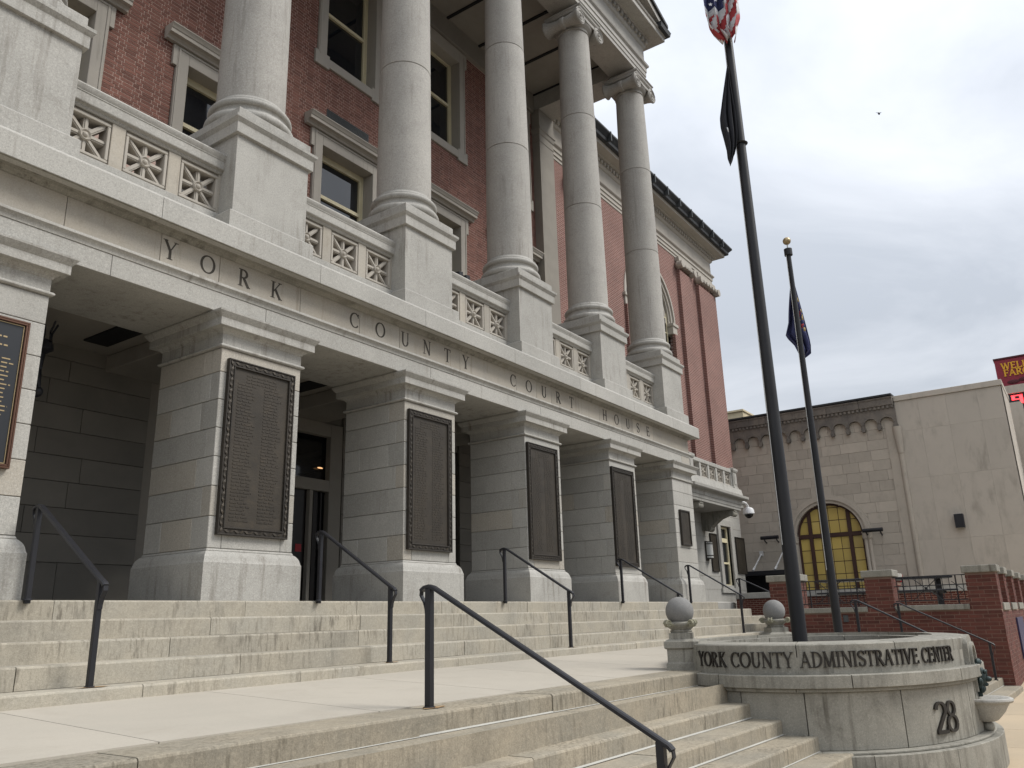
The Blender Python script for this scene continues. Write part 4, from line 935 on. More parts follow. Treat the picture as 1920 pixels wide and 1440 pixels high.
b.sphere((p.x, 1.3, p.z - .44), .06, 10, 8); b.build('lantern_body', 'black_paint', t); MB().tube([(p.x, 1.3, p.z - .3), (p.x - .55, 1.3, p.z - .3)], .03, 6).build('wall_arm', 'black_paint', t)

# ================================================================== HANDRAILS
def handrail(label, x, top, bot, ftop, fbot, group, r=.021):
    """top/bot: (y, z) of the rail ends; ftop/fbot: z of the post feet"""
    t = thing('handrail', label, 'handrail', (x, top[0], ftop), group)
    (ya, za), (yb, zb) = top, bot
    for (y, z, f) in ((ya, za, ftop), (yb, zb, fbot)): MB().box(x - r, x + r, y - r, y + r, f - .03, z - .005, .003).build('post', 'black_paint', t, smooth=False); MB().lathe(x, y, [(r * 1.9, f - .004), (r * 1.8, f + .008), (r * 1.3, f + .012)], 12).build('base_collar', 'black_paint', t)
    d = Vector((0, yb - ya, zb - za)).normalized(); sx = .026
    P = [(ya + .075, za - .015), (ya + .045, za + .004), (ya, za + .012), (ya - .04, za + .002)]
    Q = [(yb + .02, zb + .012), (yb - .055, zb - .028), (yb - .075, zb - .05)]
    b = MB(); path = [(x, y, z) for y, z in P + Q]
    V = []; F = []
    for i, q in enumerate(path):
        q = Vector(q); a = Vector(path[max(i - 1, 0)]); c = Vector(path[min(i + 1, len(path) - 1)]); dd = (c - a).normalized(); u = Vector((1, 0, 0)); nrm = dd.cross(u).normalized()
        for s_, h in ((-sx, -.013), (sx, -.013), (sx, .006), (sx * .6, .014), (-sx * .6, .014), (-sx, .006)): V.append(q + u * s_ - nrm * h * (1 if nrm.z < 0 else -1))
    m_ = 6
    for i in range(len(path) - 1):
        for k in range(m_): F.append((i * m_ + k, i * m_ + (k + 1) % m_, (i + 1) * m_ + (k + 1) % m_, (i + 1) * m_ + k))
    F += [tuple(range(m_)), tuple((len(path) - 1) * m_ + k for k in range(m_ - 1, -1, -1))]
    b.add(V, F).build('rail', 'black_paint', t, ang=25)
    # tongue scrolls curling from the rail ends back to the posts
    for (y, z, s_) in ((ya + .075, za - .015, -1), (yb - .075, zb - .05, 1)):
        w_ = MB(); pts = [(y, z), (y + s_ * .004 * -1, z - .035), (y + s_ * .03, z - .085), (y + s_ * .046, z - .13), (y + s_ * .050, z - .17)]
        for (p0, p1) in zip(pts, pts[1:]): w_.bar((x, p0[0], p0[1]), (x, p1[0], p1[1] - .003), .036, .009, up=(0, 1, 0.01))
        w_.build('scroll', 'black_paint', t, smooth=False)
    return t
G1 = 'black handrails on the upper flight'
ZB = -4 * RH
for lab, x in (('slim black steel handrail on upper steps between gold lettered pier and YORK pier', -2.34), ('slim black handrail on upper steps in front of the main doorway', .86), ('slim black handrail on upper steps in front of the COURT pier', 4.56), ('slim black handrail on upper steps whose foot hides behind the near ball finial', 8.38), ('slim black handrail on upper steps before the last pier', 11.59)):
    handrail(lab, x, (-.15, .775), (-1.27, .115), 0.0, ZB, G1)
handrail('slim black handrail at the far end of the upper steps near the brick pier', 14.75, (-.15, .56), (-1.27, .03), -.18, ZB, G1)
xk = -1.07
handrail('thick black handrail running down the lower steps in the foreground', xk, (LY + LA * xk + .23, -.025), (-5.25, -.965), LZ, LZ - LH * 5, 'black handrails on the lower flights', .025)
handrail('thin black handrail on the far lower steps, nearer the fountain', 8.9, (-4.18, -.12), (-5.72, -.93), LZ - .0, LZ - LH * 5, 'black handrails on the lower flights')
handrail('thin black handrail on the far lower steps close to the brick wall', 12.0, (-4.26, -.17), (-5.71, -.90), LZ - .14, LZ - LH * 5, 'black handrails on the lower flights')

mat('rust', (0.30, 0.17, 0.075), (0.36, 0.25, 0.14), 0.9, nscale=12)
def rust(x, y, z, parent, sx, sy, seed):
    r = random.Random(seed); P = [(x + sx * math.cos(a) * r.uniform(.55, 1.1), y + sy * math.sin(a) * r.uniform(.55, 1.0), z) for a in [2 * PI * k / 18 for k in range(18)]]
    MB().add(P, [tuple(range(18))]).build('rust_stain', 'rust', parent, smooth=False, fix=False)
for k, x in enumerate((-2.34, .86, 4.56)): rust(x + .03, -1.28, ZB + .0042, up, .13, .06, k)
rust(xk + .03, LY + LA * xk + .21, LZ + .0042, low, .14, .07, 9)
# ================================================================== FOUNTAIN WALL
FC = (4.9, -4.6)
FT = thing('fountain', 'oval granite fountain wall lettered York County Administrative Center with number 28', 'fountain', (FC[0], FC[1], -1.95))
def ept(a, b, t): return (FC[0] + a * math.cos(t), FC[1] + b * math.sin(t))
def eblock(b, ao, bo, th, z0, z1, t0, t1, n=8, c=.006, slope=0.0):
    V = []; F = []
    for i in range(n + 1):
        t = t0 + (t1 - t0) * i / n
        for (o, z) in ((-c, z0), (0, z0 + c), (0, z1 - c), (-c, z1), (-th, z1 + slope), (-th, z0)): x, y = ept(ao + o, bo + o, t); V.append((x, y, z))
    for i in range(n):
        for k in range(6): F.append((6 * i + k, 6 * i + (k + 1) % 6, 6 * i + 6 + (k + 1) % 6, 6 * i + 6 + k))
    F += [tuple(range(6)), tuple(6 * n + k for k in range(5, -1, -1))]
    return b.add(V, F)
def ering(name, ao, bo, th, z0, z1, ts, m, gap=.004, slope=0.0, c=.006):
    for t0, t1 in zip(ts, ts[1:]): eblock(MB(), ao, bo, th, z0, z1, t0 + gap / ao, t1 - gap / ao, max(4, int(abs(t1 - t0) * 12)), c, slope).build(name, m, FT, ang=30)
def spread(n, off=0.0): return [off + 2 * PI * k / n for k in range(n + 1)]
def ehit(u, v, a, b):
    d = ray(u, v); ox, oy = (CAM.x - FC[0]) / a, (CAM.y - FC[1]) / b; dx, dy = d.x / a, d.y / b
    A_, B_, C_ = dx * dx + dy * dy, 2 * (ox * dx + oy * dy), ox * ox + oy * oy - 1; D = B_ * B_ - 4 * A_ * C_
    t = (-B_ - math.sqrt(max(D, 0))) / (2 * A_); P = CAM + d * t; return math.atan2((P.y - FC[1]) / b, (P.x - FC[0]) / a) % (2 * PI), P.z
def cuts(pix, a, b, extra):
    ts = sorted([ehit(u, v, a, b)[0] for u, v in pix] + [rad(e) % (2 * PI) for e in extra]); return ts + [ts[0] + 2 * PI]
ering('plinth_stone', 2.40, 1.80, .6, -2.05, -1.57, cuts([(1795, 1400), (1640, 1420)], 2.4, 1.8, [300, 330, 0, 40, 90, 140, 175]), 'granite_dark')
ering('plinth_stone', 2.335, 1.735, .5, -1.569, -1.545, spread(8, .3), 'granite_dark')
ering('wall_stone', 2.24, 1.64, .5, -1.544, -1.02, cuts([(1512, 1340), (1698, 1360), (1828, 1370)], 2.24, 1.64, [300, 330, 0, 40, 90, 140, 172]), 'granite_dark', .007)
ering('bed_moulding', 2.275, 1.675, .5, -1.019, -.985, spread(6, .2), 'granite_dark')
ering('ledge_stone', 2.315, 1.715, .4, -.984, -.862, cuts([(1597, 1275), (1800, 1265)], 2.3, 1.7, [310, 350, 30, 90, 140, 165]), 'granite_dark', .006)
ering('band_stone', 2.195, 1.595, .36, -.861, -.575, cuts([(1494, 1230), (1680, 1230)], 2.19, 1.59, [300, 335, 10, 60, 110, 150]), 'granite_dark', .006, .012, .012)
ering('inner_kerb', 1.82, 1.22, .14, -.95, -.60, spread(14, .1), 'granite_dark', .01)
bb = MB(); bb.add([(*ept(1.8, 1.2, 2 * PI * k / 40), -.66) for k in range(40)], [tuple(range(40))]).build('planting_soil', 'soil', FT, smooth=False)
bb = MB(); bb.add([(*ept(2.2, 1.6, 2 * PI * k / 40), z_) for z_ in (-2.05, -.7) for k in range(40)], [(k, (k + 1) % 40, 40 + (k + 1) % 40, 40 + k) for k in range(40)]); bb.build('core', 'granite_dark', FT, fix=False)
# raised letters round the band
mat('letter_metal', (0.030, 0.026, 0.022), (0.045, 0.04, 0.034), 0.6, metal=0.3, bump=0.2)
TXT = 'YORK COUNTY ADMINISTRATIVE CENTER'; hL = .148
lab_, lbb_ = 2.197, 1.597
ta, za_ = ehit(1311, 1230, lab_, lbb_); tb, zb_ = ehit(1784, 1226, lab_, lbb_)
LMF = {c: letter_mesh(c, hL, .014, 'letter_metal', 0.86) for c in set(TXT) if c != ' '}
adv = [(LMF[c][1] if c != ' ' else hL * .42) for c in TXT]; tot = sum(adv)
NS = 800; arc = [0.0]; tp = [ta + (tb - ta) * k / NS for k in range(NS + 1)]
for k in range(NS):
    a_, b_ = ept(lab_, lbb_, tp[k]), ept(lab_, lbb_, tp[k + 1]); arc.append(arc[-1] + math.dist(a_, b_))
sc_ = arc[-1] / tot; pos = 0.0
def at_arc(s_):
    s_ = min(max(s_, 0), arc[-1]); lo = 0
    while lo < NS - 1 and arc[lo + 1] < s_: lo += 1
    f = (s_ - arc[lo]) / max(1e-9, arc[lo + 1] - arc[lo]); return tp[lo] + (tp[lo + 1] - tp[lo]) * f
for c, a_ in zip(TXT, adv):
    if c != ' ':
        p0 = Vector(ept(lab_, lbb_, at_arc(pos * sc_))); p1 = Vector(ept(lab_, lbb_, at_arc((pos + a_) * sc_))); d = p1 - p0
        o = inst(LMF[c][0], 'raised_letter', FT, (p0.x, p0.y, -.795), math.atan2(d.y, d.x)); o.scale = (sc_, 1, 1)
    pos += a_
print('letter scale', sc_, za_, zb_)
for c, u in (('2', 1751), ('8', 1772)):
    t_, z_ = ehit(u, 1345, 2.243, 1.643); me, wd = letter_mesh(c, .295, .016, 'letter_metal', 1.02); p0 = Vector(ept(2.243, 1.643, t_)); p1 = Vector(ept(2.243, 1.643, t_ + .03)); d = p1 - p0
    inst(me, 'raised_number', FT, (p0.x, p0.y, -1.455), math.atan2(d.y, d.x))
# niche block, mask spout and basin at the street end
ax, ay = FC[0] - .05, -6.235
nb2 = MB(); P = [(-.21, -1.42), (-.21, -.70)] + [(-.21 * math.cos(PI * k / 12), -.70 + .145 * math.sin(PI * k / 12)) for k in range(1, 12)] + [(.21, -.70), (.21, -1.42)]
nb2.prism([(ax + x, ay, z) for x, z in P], (0, .5, 0)); nb2.build('niche_block', 'granite_dark', FT, ang=25)
nr = MB(); V = []; F = []
for k in range(13):
    a = PI - PI * k / 12
    for r, y in ((.165, -.03), (.125, -.03), (.125, .02), (.165, .02)): V.append((ax + r * math.cos(a), ay + y, -.78 + r * .9 * math.sin(a)))
for k in range(12):
    for j in range(4): F.append((4 * k + j, 4 * k + (j + 1) % 4, 4 * k + 4 + (j + 1) % 4, 4 * k + 4 + j))
nr.add(V, F); nr.box(ax - .165, ax - .125, ay - .03, ay + .02, -1.14, -.78); nr.box(ax + .125, ax + .165, ay - .03, ay + .02, -1.14, -.78); nr.build('niche_rim', 'granite_dark', FT, ang=25)
ms = MB(); ms.sphere((ax, ay - .04, -1.0), .105, 16, 10, (.9, .7, 1.15)); rm = random.Random(4)
for k in range(16):
    a = 2 * PI * k / 16; r = .095 + .02 * (k % 2); ms.sphere((ax + r * math.cos(a), ay - .03 - .02 * (k % 2), -.985 + r * 1.25 * math.sin(a)), .034 + .012 * rm.random(), 8, 6, (1, .9, 1.2))
ms.sphere((ax, ay - .115, -1.02), .040, 10, 8, (.9, 1.1, .75)); ms.sphere((ax, ay - .10, -.975), .022, 8, 6, (.8, 1, 2.0)); ms.sphere((ax - .04, ay - .10, -.945), .022, 8, 6); ms.sphere((ax + .04, ay - .10, -.945), .022, 8, 6); ms.sphere((ax, ay - .09, -1.075), .036, 8, 6, (1.1, .8, .6))
for s in (-1, 0, 1): ms.prism([(ax + s * .05 - .03, ay - .05, -1.07), (ax + s * .05 + .03, ay - .05, -1.07), (ax + s * .03, ay - .04, -1.20)], (0, .045, 0))
ms.build('mask_spout', 'patina', FT)
bz = -.075; bs = MB(); bs.lathe(ax, ay - .04, [(.02, -1.38 + bz), (.07, -1.375 + bz), (.11, -1.36 + bz), (.125, -1.345 + bz), (.14, -1.33 + bz), (.19, -1.275 + bz), (.225, -1.215 + bz), (.235, -1.20 + bz), (.24, -1.19 + bz), (.275, -1.178 + bz), (.288, -1.158 + bz), (.284, -1.14 + bz), (.27, -1.132 + bz), (.24, -1.135 + bz), (.20, -1.165 + bz), (.1, -1.20 + bz), (.02, -1.21 + bz)], 40); bs.build('basin', 'granite', FT, ang=40)
MB().sphere((ax, ay - .05, -1.50), .055, 18, 12).build('pendant_ball', 'granite_dark', FT)

# ================================================================== BALL FINIALS
def finial(label, x, y, z0, rot=0.35):
    t = thing('ball_finial', label, 'finial', (x, y, z0), 'ball finials on the fountain wall')
    b = MB(); h = .175
    b.ring(-h, h, -h, h, [(.0, -.01), (.0, .085), (-.015, .10), (-.015, .235), (.0, .24), (.012, .25), (.012, .315), (-.02, .335), (-.045, .345), (-.045, .405), (-.10, .42)])
    b.lathe(0, 0, [(.115, .41), (.125, .425), (.11, .44), (.13, .455), (.16, .49), (.165, .51), (.12, .53)], 28)
    me = b.mesh('finial_pedestal', 'granite_dark', ang=20); import bmesh
    o = bpy.data.objects.new('pedestal', me); COL.objects.link(o); o.parent = t; o.rotation_euler = (0, 0, rot)
    s = MB()
    for k in range(4):
        a = k * PI / 2 + PI / 4; u = Vector((math.cos(a), math.sin(a), 0)); tng = Vector((-u.y, u.x, 0)); c = u * .185 + Vector((0, 0, .505))
        for sd in (-1, 1):
            P = []
            for q in range(16):
                an = q / 15 * 2.6 * PI; r = .042 * (1 - q / 17); P.append(c + tng * (sd * .022) + u * (r * math.cos(an)) + Vector((0, 0, r * math.sin(an))))
            s.tube(P, .011, 5)
        V = []
        for sd in (-1, 1):
            for q in range(12): V.append(c + tng * (sd * .026) + (u * math.cos(2 * PI * q / 12) + Vector((0, 0, math.sin(2 * PI * q / 12)))) * .036)
        s.add(V, [(q, (q + 1) % 12, 12 + (q + 1) % 12, 12 + q) for q in range(12)] + [tuple(range(12)), tuple(range(23, 11, -1))])
        a2 = a + PI / 2; u2 = Vector((math.cos(a2), math.sin(a2), 0)); c2 = u2 * .185 + Vector((0, 0, .505))
        s.tube([c + (c2 - c) * f - Vector((0, 0, .045 * math.sin(PI * f) - .02)) for f in [i / 8 for i in range(9)]], .016, 6)
    me = s.mesh('scroll_collar', 'lichen_stone', ang=40); o = bpy.data.objects.new('scroll_collar', me); COL.objects.link(o); o.parent = t; o.rotation_euler = (0, 0, rot)
    b = MB(); b.sphere((0, 0, .640), .158, 36, 22); me = b.mesh('ball', 'ball_stone', ang=60); o = bpy.data.objects.new('ball', me); COL.objects.link(o); o.parent = t
    return t
d = ray(1274, 1146); d = d / math.hypot(d.x, d.y); q = CAM + d * 9.75
finial('weathered stone ball finial with lichen scrolls at the start of the fountain lettering', q.x, q.y, -.865)
d = ray(1451, 1145); d = d / math.hypot(d.x, d.y); q2 = CAM + d * 13.0
finial('weathered stone ball finial behind the near flagpole, on the far side of the fountain', q2.x, q2.y, -.885, .75)

# ================================================================== FLAGPOLES AND FLAGS
d = ray(1499, 1190); d = d / math.hypot(d.x, d.y); q = CAM + d * 10.85; PA = Vector((q.x, q.y, -.66))
d = ray(1572, 1182); d = d / math.hypot(d.x, d.y); q = CAM + d * 15.2; PB = Vector((q.x, q.y, -.80))
def pole_top(P, u, v):
    """height where the vertical above P is seen at photo row v"""
    lo, hi = 0.0, 30.0
    for _ in range(50):
        m_ = (lo + hi) / 2
        if seen((P.x, P.y, m_))[1] > v: lo = m_
        else: hi = m_
    return lo
ht = pole_top(PA, 1355, -60); hb = pole_top(PB, 1485, 478)
def flagpole(label, P, h, r0, r1, ball):
    t = thing('flagpole', label, 'flagpole', tuple(P))
    n = 12; MB().lathe(P.x, P.y, [(r0 + (r1 - r0) * (k / n) ** 1.2, P.z + (h - P.z) * k / n) for k in range(n + 1)], 24).build('shaft', 'pole_paint', t, ang=60)
    MB().lathe(P.x, P.y, [(r0 * 1.5, P.z - .1), (r0 * 1.5, P.z + .02), (r0 * 1.2, P.z + .04)], 24).build('collar', 'pole_paint', t)
    MB().lathe(P.x, P.y, [(r1 * 1.0, h - .02), (r1 * 1.9, h - .01), (r1 * 1.9, h + .12), (r1 * .6, h + .13)], 16).build('truck', 'pole_paint', t)
    MB().tube([(P.x, P.y, h + .10), (P.x, P.y, h + .22)], .012, 8).build('spindle', 'white_metal', t)
    MB().sphere((P.x, P.y, h + .29), ball, 20, 14).build('ball', 'gold', t)
    ro = MB(); e = Vector((math.cos(2.6), math.sin(2.6), 0)); P1 = []
    ro.tube([(P.x + e.x * (r1 * 1.6), P.y + e.y * (r1 * 1.6), h), (P.x + e.x * (r0 * 1.15), P.y + e.y * (r0 * 1.15), P.z + 1.2)], .005, 5); ro.build('halyard', 'white_metal', t)
    return t
flagpole('tall thick black flagpole rising out of the fountain basin', PA, ht, .089, .053, .09)
flagpole('slimmer black flagpole with gold ball carrying the blue state flag', PB, hb, .074, .040, .075)
VR = Vector((math.cos(ROT.z), math.sin(ROT.z), 0)); VF = Vector((-VR.y, VR.x, 0))        # photo right and depth, level
def hang(name, label, P, prof, mfun, pleats, depth, group=None, seed=1, side=0.0):
    """a limp flag: prof [(z, left, right)] metres either side of the pole; pleated cloth sheet with thickness"""
    rnd = random.Random(seed); nu = 44; nv = 40; V = []; UV = []
    ph = [rnd.uniform(0, 6.28) for _ in range(4)]
    def lerp(z):
        for (z0, a0, b0), (z1, a1, b1) in zip(prof, prof[1:]):
            if z0 >= z >= z1: f = (z0 - z) / (z0 - z1); return a0 + (a1 - a0) * f, b0 + (b1 - b0) * f
        return prof[-1][1:]
    zt_, zb_ = prof[0][0], prof[-1][0]
    for j in range(nv + 1):
        f = j / nv; z = zt_ + (zb_ - zt_) * f; l, r = lerp(z); wv = max(r - l, .01)
        for i in range(nu + 1):
            u = i / nu; am = depth * min(1, wv / .12)
            zig = math.sin(u * pleats * PI + ph[0] + .5 * math.sin(f * 4 + ph[1])); 
            x = l + wv * (u + .22 / pleats * math.sin(2 * u * pleats * PI + ph[2] + f * 2.0)); y = -am * zig + side + .03 * math.sin(f * 5 + u * 3 + ph[3])
            dz = .03 * math.sin(u * pleats * PI + ph[1]) * f
            V.append(Vector((P.x, P.y, 0)) + VR * x + VF * y + Vector((0, 0, z + dz))); UV.append((u, f))
    F = [(j * (nu + 1) + i, j * (nu + 1) + i + 1, (j + 1) * (nu + 1) + i + 1, (j + 1) * (nu + 1) + i) for j in range(nv) for i in range(nu)]
    t = thing(name, label, 'flag', (P.x, P.y, zb_), group)
    groups_ = {}
    for k, f in enumerate(F):
        cu = sum(UV[i][0] for i in f) / 4; cv = sum(UV[i][1] for i in f) / 4; groups_.setdefault(mfun(cu, cv), []).append(f)
    for (pn, mn), fs in groups_.items():
        used = sorted({i for f in fs for i in f}); mp = {i: k for k, i in enumerate(used)}
        b = MB(); b.add([V[i] for i in used], [tuple(mp[i] for i in f) for f in fs]); o = b.build(pn, mn, t, ang=80, fix=False, kind='stuff' if 'emblem' in pn else None)
        sm = o.modifiers.new('solid', 'SOLIDIFY'); sm.thickness = .004; sm.offset = 0
    return t
zA = lambda v: pole_top(PA, 1360, v); zB = lambda v: pole_top(PB, 1500, v)
sA = lambda v: seen((PA.x, PA.y, zA(v)))[2] / FPX; sB = lambda v: seen((PB.x, PB.y, zB(v)))[2] / FPX
def prof_from(P, zf, pts):
    R_ = []
    for v, l, r in pts:
        z = zf(v); u, vv, dep = seen((P.x, P.y, z)); R_.append((z, (l - u) * dep / FPX, (r - u) * dep / FPX))
    return R_
# stars and stripes: stripes run with the fall of the cloth, the canton folded over the top left
def usf(u, v):
    if v < .66 and u < .55 - .25 * max(0, v - .5): return ('canton', 'cloth_blue')
    if .66 <= v < .73 and u < .5: return ('stripe_white', 'cloth_white')
    k = int((u * 1.15 + v * .85) * 9.0)
    return ('stripe_red', 'cloth_red') if k % 2 else ('stripe_white', 'cloth_white')
FU = hang('flag', 'stars and stripes flag bunched up at the top of the thick flagpole', PA, prof_from(PA, zA, [(-75, 1310, 1368), (-20, 1311, 1378), (20, 1313, 1381), (45, 1318, 1384), (58, 1322, 1380), (70, 1330, 1378), (88, 1350, 1374)]), usf, 7, .09, seed=3, side=-.16)
sm_ = MB(); R5 = [(math.sin(2 * PI * k / 10) * (1 if k % 2 == 0 else .42), math.cos(2 * PI * k / 10) * (1 if k % 2 == 0 else .42)) for k in range(10)]
for (u, v) in ((1343, 6), (1328, 8), (1327, 20), (1335, 11), (1333, 24), (1347, -8), (1332, -10), (1324, 32)):
    zz_ = zA(v); uu, vv, dep = seen((PA.x, PA.y, zz_)); x = (u - uu) * dep / FPX; s_ = .034
    c = Vector((PA.x, PA.y, zz_)) + VR * x - VF * .275
    ST = MB(); ST.prism([c + VR * (a * s_) + Vector((0, 0, b * s_)) for a, b in R5], VF * .003); ST.build('star', 'cloth_white', FU, smooth=False)
def powf(u, v): return ('emblem', 'cloth_white') if (.62 < v < .75 and .30 < u < .38) or (.68 < v < .72 and .2 < u < .24) else ('cloth', 'cloth_black')
hang('flag', 'narrow black flag with a small white emblem wrapped against the thick flagpole', PA, prof_from(PA, zA, [(132, 1360, 1363), (165, 1356, 1366), (200, 1352, 1370), (222, 1349, 1374), (240, 1350, 1376), (262, 1355, 1378), (285, 1360, 1377), (300, 1361, 1374), (312, 1364, 1367)]), powf, 5, .05, seed=5, side=-.09)
b = MB(); zr = zA(270); uu, vv, dep = seen((PA.x, PA.y, zr))
b.lathe(PA.x, PA.y, [(.085, zr - .012), (.10, zr), (.085, zr + .012), (.075, zr)], 20); b.build('rope_ring', 'black_paint', None, label='black rope ring round the thick flagpole below the black flag', cat='rope')
def paf(u, v):
    if .50 < u < .86 and .22 < v < .72:
        k = math.sin(u * 60) + math.sin(v * 45 + 1) + math.sin((u + v) * 31)
        if k > 1.05: return ('emblem_gold', 'cloth_gold')
        if k < -1.5: return ('emblem_red', 'cloth_red')
    return ('cloth', 'cloth_blue')
hang('flag', 'dark blue state flag with gold crest hanging limp on the slimmer flagpole', PB, prof_from(PB, zB, [(518, 1488, 1493), (545, 1487, 1500), (575, 1485, 1508), (597, 1484, 1514), (622, 1478, 1521), (628, 1482, 1523), (640, 1494, 1526), (655, 1502, 1527), (662, 1510, 1517)]), paf, 5, .07, seed=9, side=.15)

# ================================================================== BRICK TERRACE WALL with railings
TX = 12.67; TY = -5.95
TW = thing('terrace_wall', 'dark red brick terrace wall with stone capped piers beside the far steps', 'wall', (TX, -4, -1.8))
cr_ = MB(); cr_.box(TX + .0045, TX + .35, TY + .0045, -1.55, -2.0, -.312); cr_.box(TX + .35, 24, TY + .0045, TY + .36, -2.0, -.345)
piers = [(-2.21, -1.56), (-4.08, -3.555), (TY, -5.425)]
for a, c in piers: cr_.box(TX + .0045, TX + .54, a + .0045, c - .01, -.313, .375)
core = cr_.build('wall_core', 'terrace_mortar', TW, smooth=False)
# bricks on the face towards the steps (stretcher bond); coordinate along Y mapped to the brick layer's X
def lay_face(b0, b1, z0, z1): return laybricks(b0, b1, z0, z1, [], ch=.0725, j=.011, LS=.235, LH=.235)
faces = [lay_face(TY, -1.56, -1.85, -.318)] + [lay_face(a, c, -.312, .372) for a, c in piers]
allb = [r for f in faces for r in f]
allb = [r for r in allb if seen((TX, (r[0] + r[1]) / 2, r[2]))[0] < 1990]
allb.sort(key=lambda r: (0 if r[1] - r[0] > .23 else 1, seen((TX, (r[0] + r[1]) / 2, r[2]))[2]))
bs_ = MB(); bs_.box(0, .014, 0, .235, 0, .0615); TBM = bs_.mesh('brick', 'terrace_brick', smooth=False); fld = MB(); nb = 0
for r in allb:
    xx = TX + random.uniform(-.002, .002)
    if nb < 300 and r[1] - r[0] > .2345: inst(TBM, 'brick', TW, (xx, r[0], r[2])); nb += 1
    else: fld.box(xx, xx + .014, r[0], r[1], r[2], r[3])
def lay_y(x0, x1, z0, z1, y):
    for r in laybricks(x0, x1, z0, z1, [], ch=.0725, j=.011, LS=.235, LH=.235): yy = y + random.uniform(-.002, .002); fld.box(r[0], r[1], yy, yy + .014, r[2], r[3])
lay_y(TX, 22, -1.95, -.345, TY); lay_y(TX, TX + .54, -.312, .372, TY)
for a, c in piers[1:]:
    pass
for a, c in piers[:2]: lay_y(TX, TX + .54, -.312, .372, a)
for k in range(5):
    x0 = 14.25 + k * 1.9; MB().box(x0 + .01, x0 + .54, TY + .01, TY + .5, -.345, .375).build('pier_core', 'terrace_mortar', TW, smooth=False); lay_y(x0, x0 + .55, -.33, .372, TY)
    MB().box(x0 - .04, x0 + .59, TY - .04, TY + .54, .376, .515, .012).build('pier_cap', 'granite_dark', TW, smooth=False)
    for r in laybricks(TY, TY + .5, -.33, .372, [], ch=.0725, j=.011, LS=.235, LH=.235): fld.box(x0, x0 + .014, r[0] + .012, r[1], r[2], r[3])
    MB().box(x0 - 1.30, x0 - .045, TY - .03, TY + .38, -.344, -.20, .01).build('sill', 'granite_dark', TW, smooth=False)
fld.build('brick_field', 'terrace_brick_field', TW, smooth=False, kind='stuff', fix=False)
for a, c in piers: MB().box(TX - .045, TX + .58, a - .045, c + .045, .376, .515, .012).build('pier_cap', 'granite_dark', TW, smooth=False)
for a, c in ((-5.42, -4.085), (-3.55, -2.215)): MB().box(TX - .04, TX + .38, a, c, -.311, -.205, .01).build('sill', 'granite_dark', TW, smooth=False)
MB().box(TX + .3, 24, TY + .3, -1.3, -.6, -.33).build('terrace_floor', 'concrete', kind='structure', smooth=False)
def railing(label, a, c, x=TX + .12):
    t = thing('railing', label, 'railing', (x, (a + c) / 2, -.205), 'black iron railings between the brick piers')
    z0, z1 = -.19, .352; zm = -.02
    for z in (z1, zm + .19, z0 + .07): MB().tube([(x, a, z), (x, c, z)], .011, 6).build('rail', 'black_paint', t)
    L = c - a; n = 11
    for k in range(n):
        y = a + L * (k + .5) / n; thick = k in (1, 9); MB().tube([(x, y, z0 + (-.01 if thick else .07)), (x, y, z1)], .014 if thick else .007, 6).build('baluster', 'black_paint', t)
    yc = a + L * .55; zc_ = (z1 + z0 + .07) / 2
    for s in (-1, 1): MB().tube([(x - .004, yc - .27, zc_ - s * .235), (x - .004, yc + .27, zc_ + s * .235)], .008, 6).build('diagonal', 'black_paint', t)
    MB().sphere((x - .006, yc, zc_), .03, 10, 8).build('boss', 'black_paint', t)
    yc2 = a + .06
    for s in (-1, 1): MB().tube([(x - .004, yc2, zc_ - .06), (x - .004, yc2 + .2, zc_ - .06 + s * .18)], .007, 6).build('diagonal', 'black_paint', t)
railing('black iron railing with crossed diagonals between middle and corner brick pier', -5.42, -4.09)
railing('black iron railing between the flagpole side brick pier and the middle brick pier', -3.545, -2.215)
# picnic tables on the terrace
def table(label, x, y, rz):
    t = thing('picnic_table', label, 'table', (x, y, -.33), 'dark picnic tables on the brick terrace'); t.rotation_euler = (0, 0, rz); ORG[t] = Vector((0, 0, 0))
    MB().box(-.45, .45, -.8, .8, .72, .77, .01).build('top', 'black_paint', t, smooth=False)
    for s in (-1, 1):
        MB().box(s * .72 - .15, s * .72 + .15, -.8, .8, .43, .47, .01).build('seat', 'black_paint', t, smooth=False)
        MB().bar((0, s * .55, .72), (s * .0, s * .55, 0), .12, .12, up=(1, 0, 0)).build('leg', 'black_paint', t, smooth=False)
        MB().bar((-.75, s * .55, .40), (.75, s * .55, .40), .05, .05).build('cross_bar', 'black_paint', t, smooth=False)
table('dark metal picnic table seen through the railing next to the middle brick pier', 15.2, -2.85, .1)
table('dark metal picnic table behind the railing with diagonals, partly hidden', 15.8, -3.95, .3)
# low brick wall at the back of the terrace
bk = thing('back_wall', 'low brick wall with pale stone coping at the back of the terrace', 'wall', (23.6, 0, -.33))
MB().box(23.6, 23.95, -4.6, 3.2, -.6, .22).build('brickwork', 'far_brick', bk, smooth=False)
for a, c in ((-1.65, 3.2), (-4.4, -2.25)): MB().box(23.55, 24.0, a, c, .221, .42, .01).build('coping', 'granite', bk, smooth=False)
MB().box(23.45, 24.05, -2.25, -1.65, -.4, .62).build('brick_pier', 'far_brick', bk, smooth=False); MB().box(23.4, 24.1, -2.32, -1.58, .621, .84, .01).build('pier_cap', 'granite', bk, smooth=False)
p = px(1916.5, 1195, 1, TY - .03)
MB().box(p.x - .35, p.x + 1.2, TY - .035, TY - .004, p.z - .42, p.z + .42).build('wall_sign', 'blue_sign', None, smooth=False, label='small dark blue sign on the street face of the brick terrace wall', cat='sign')
p = px(1686, 1084, 0, 27.6)
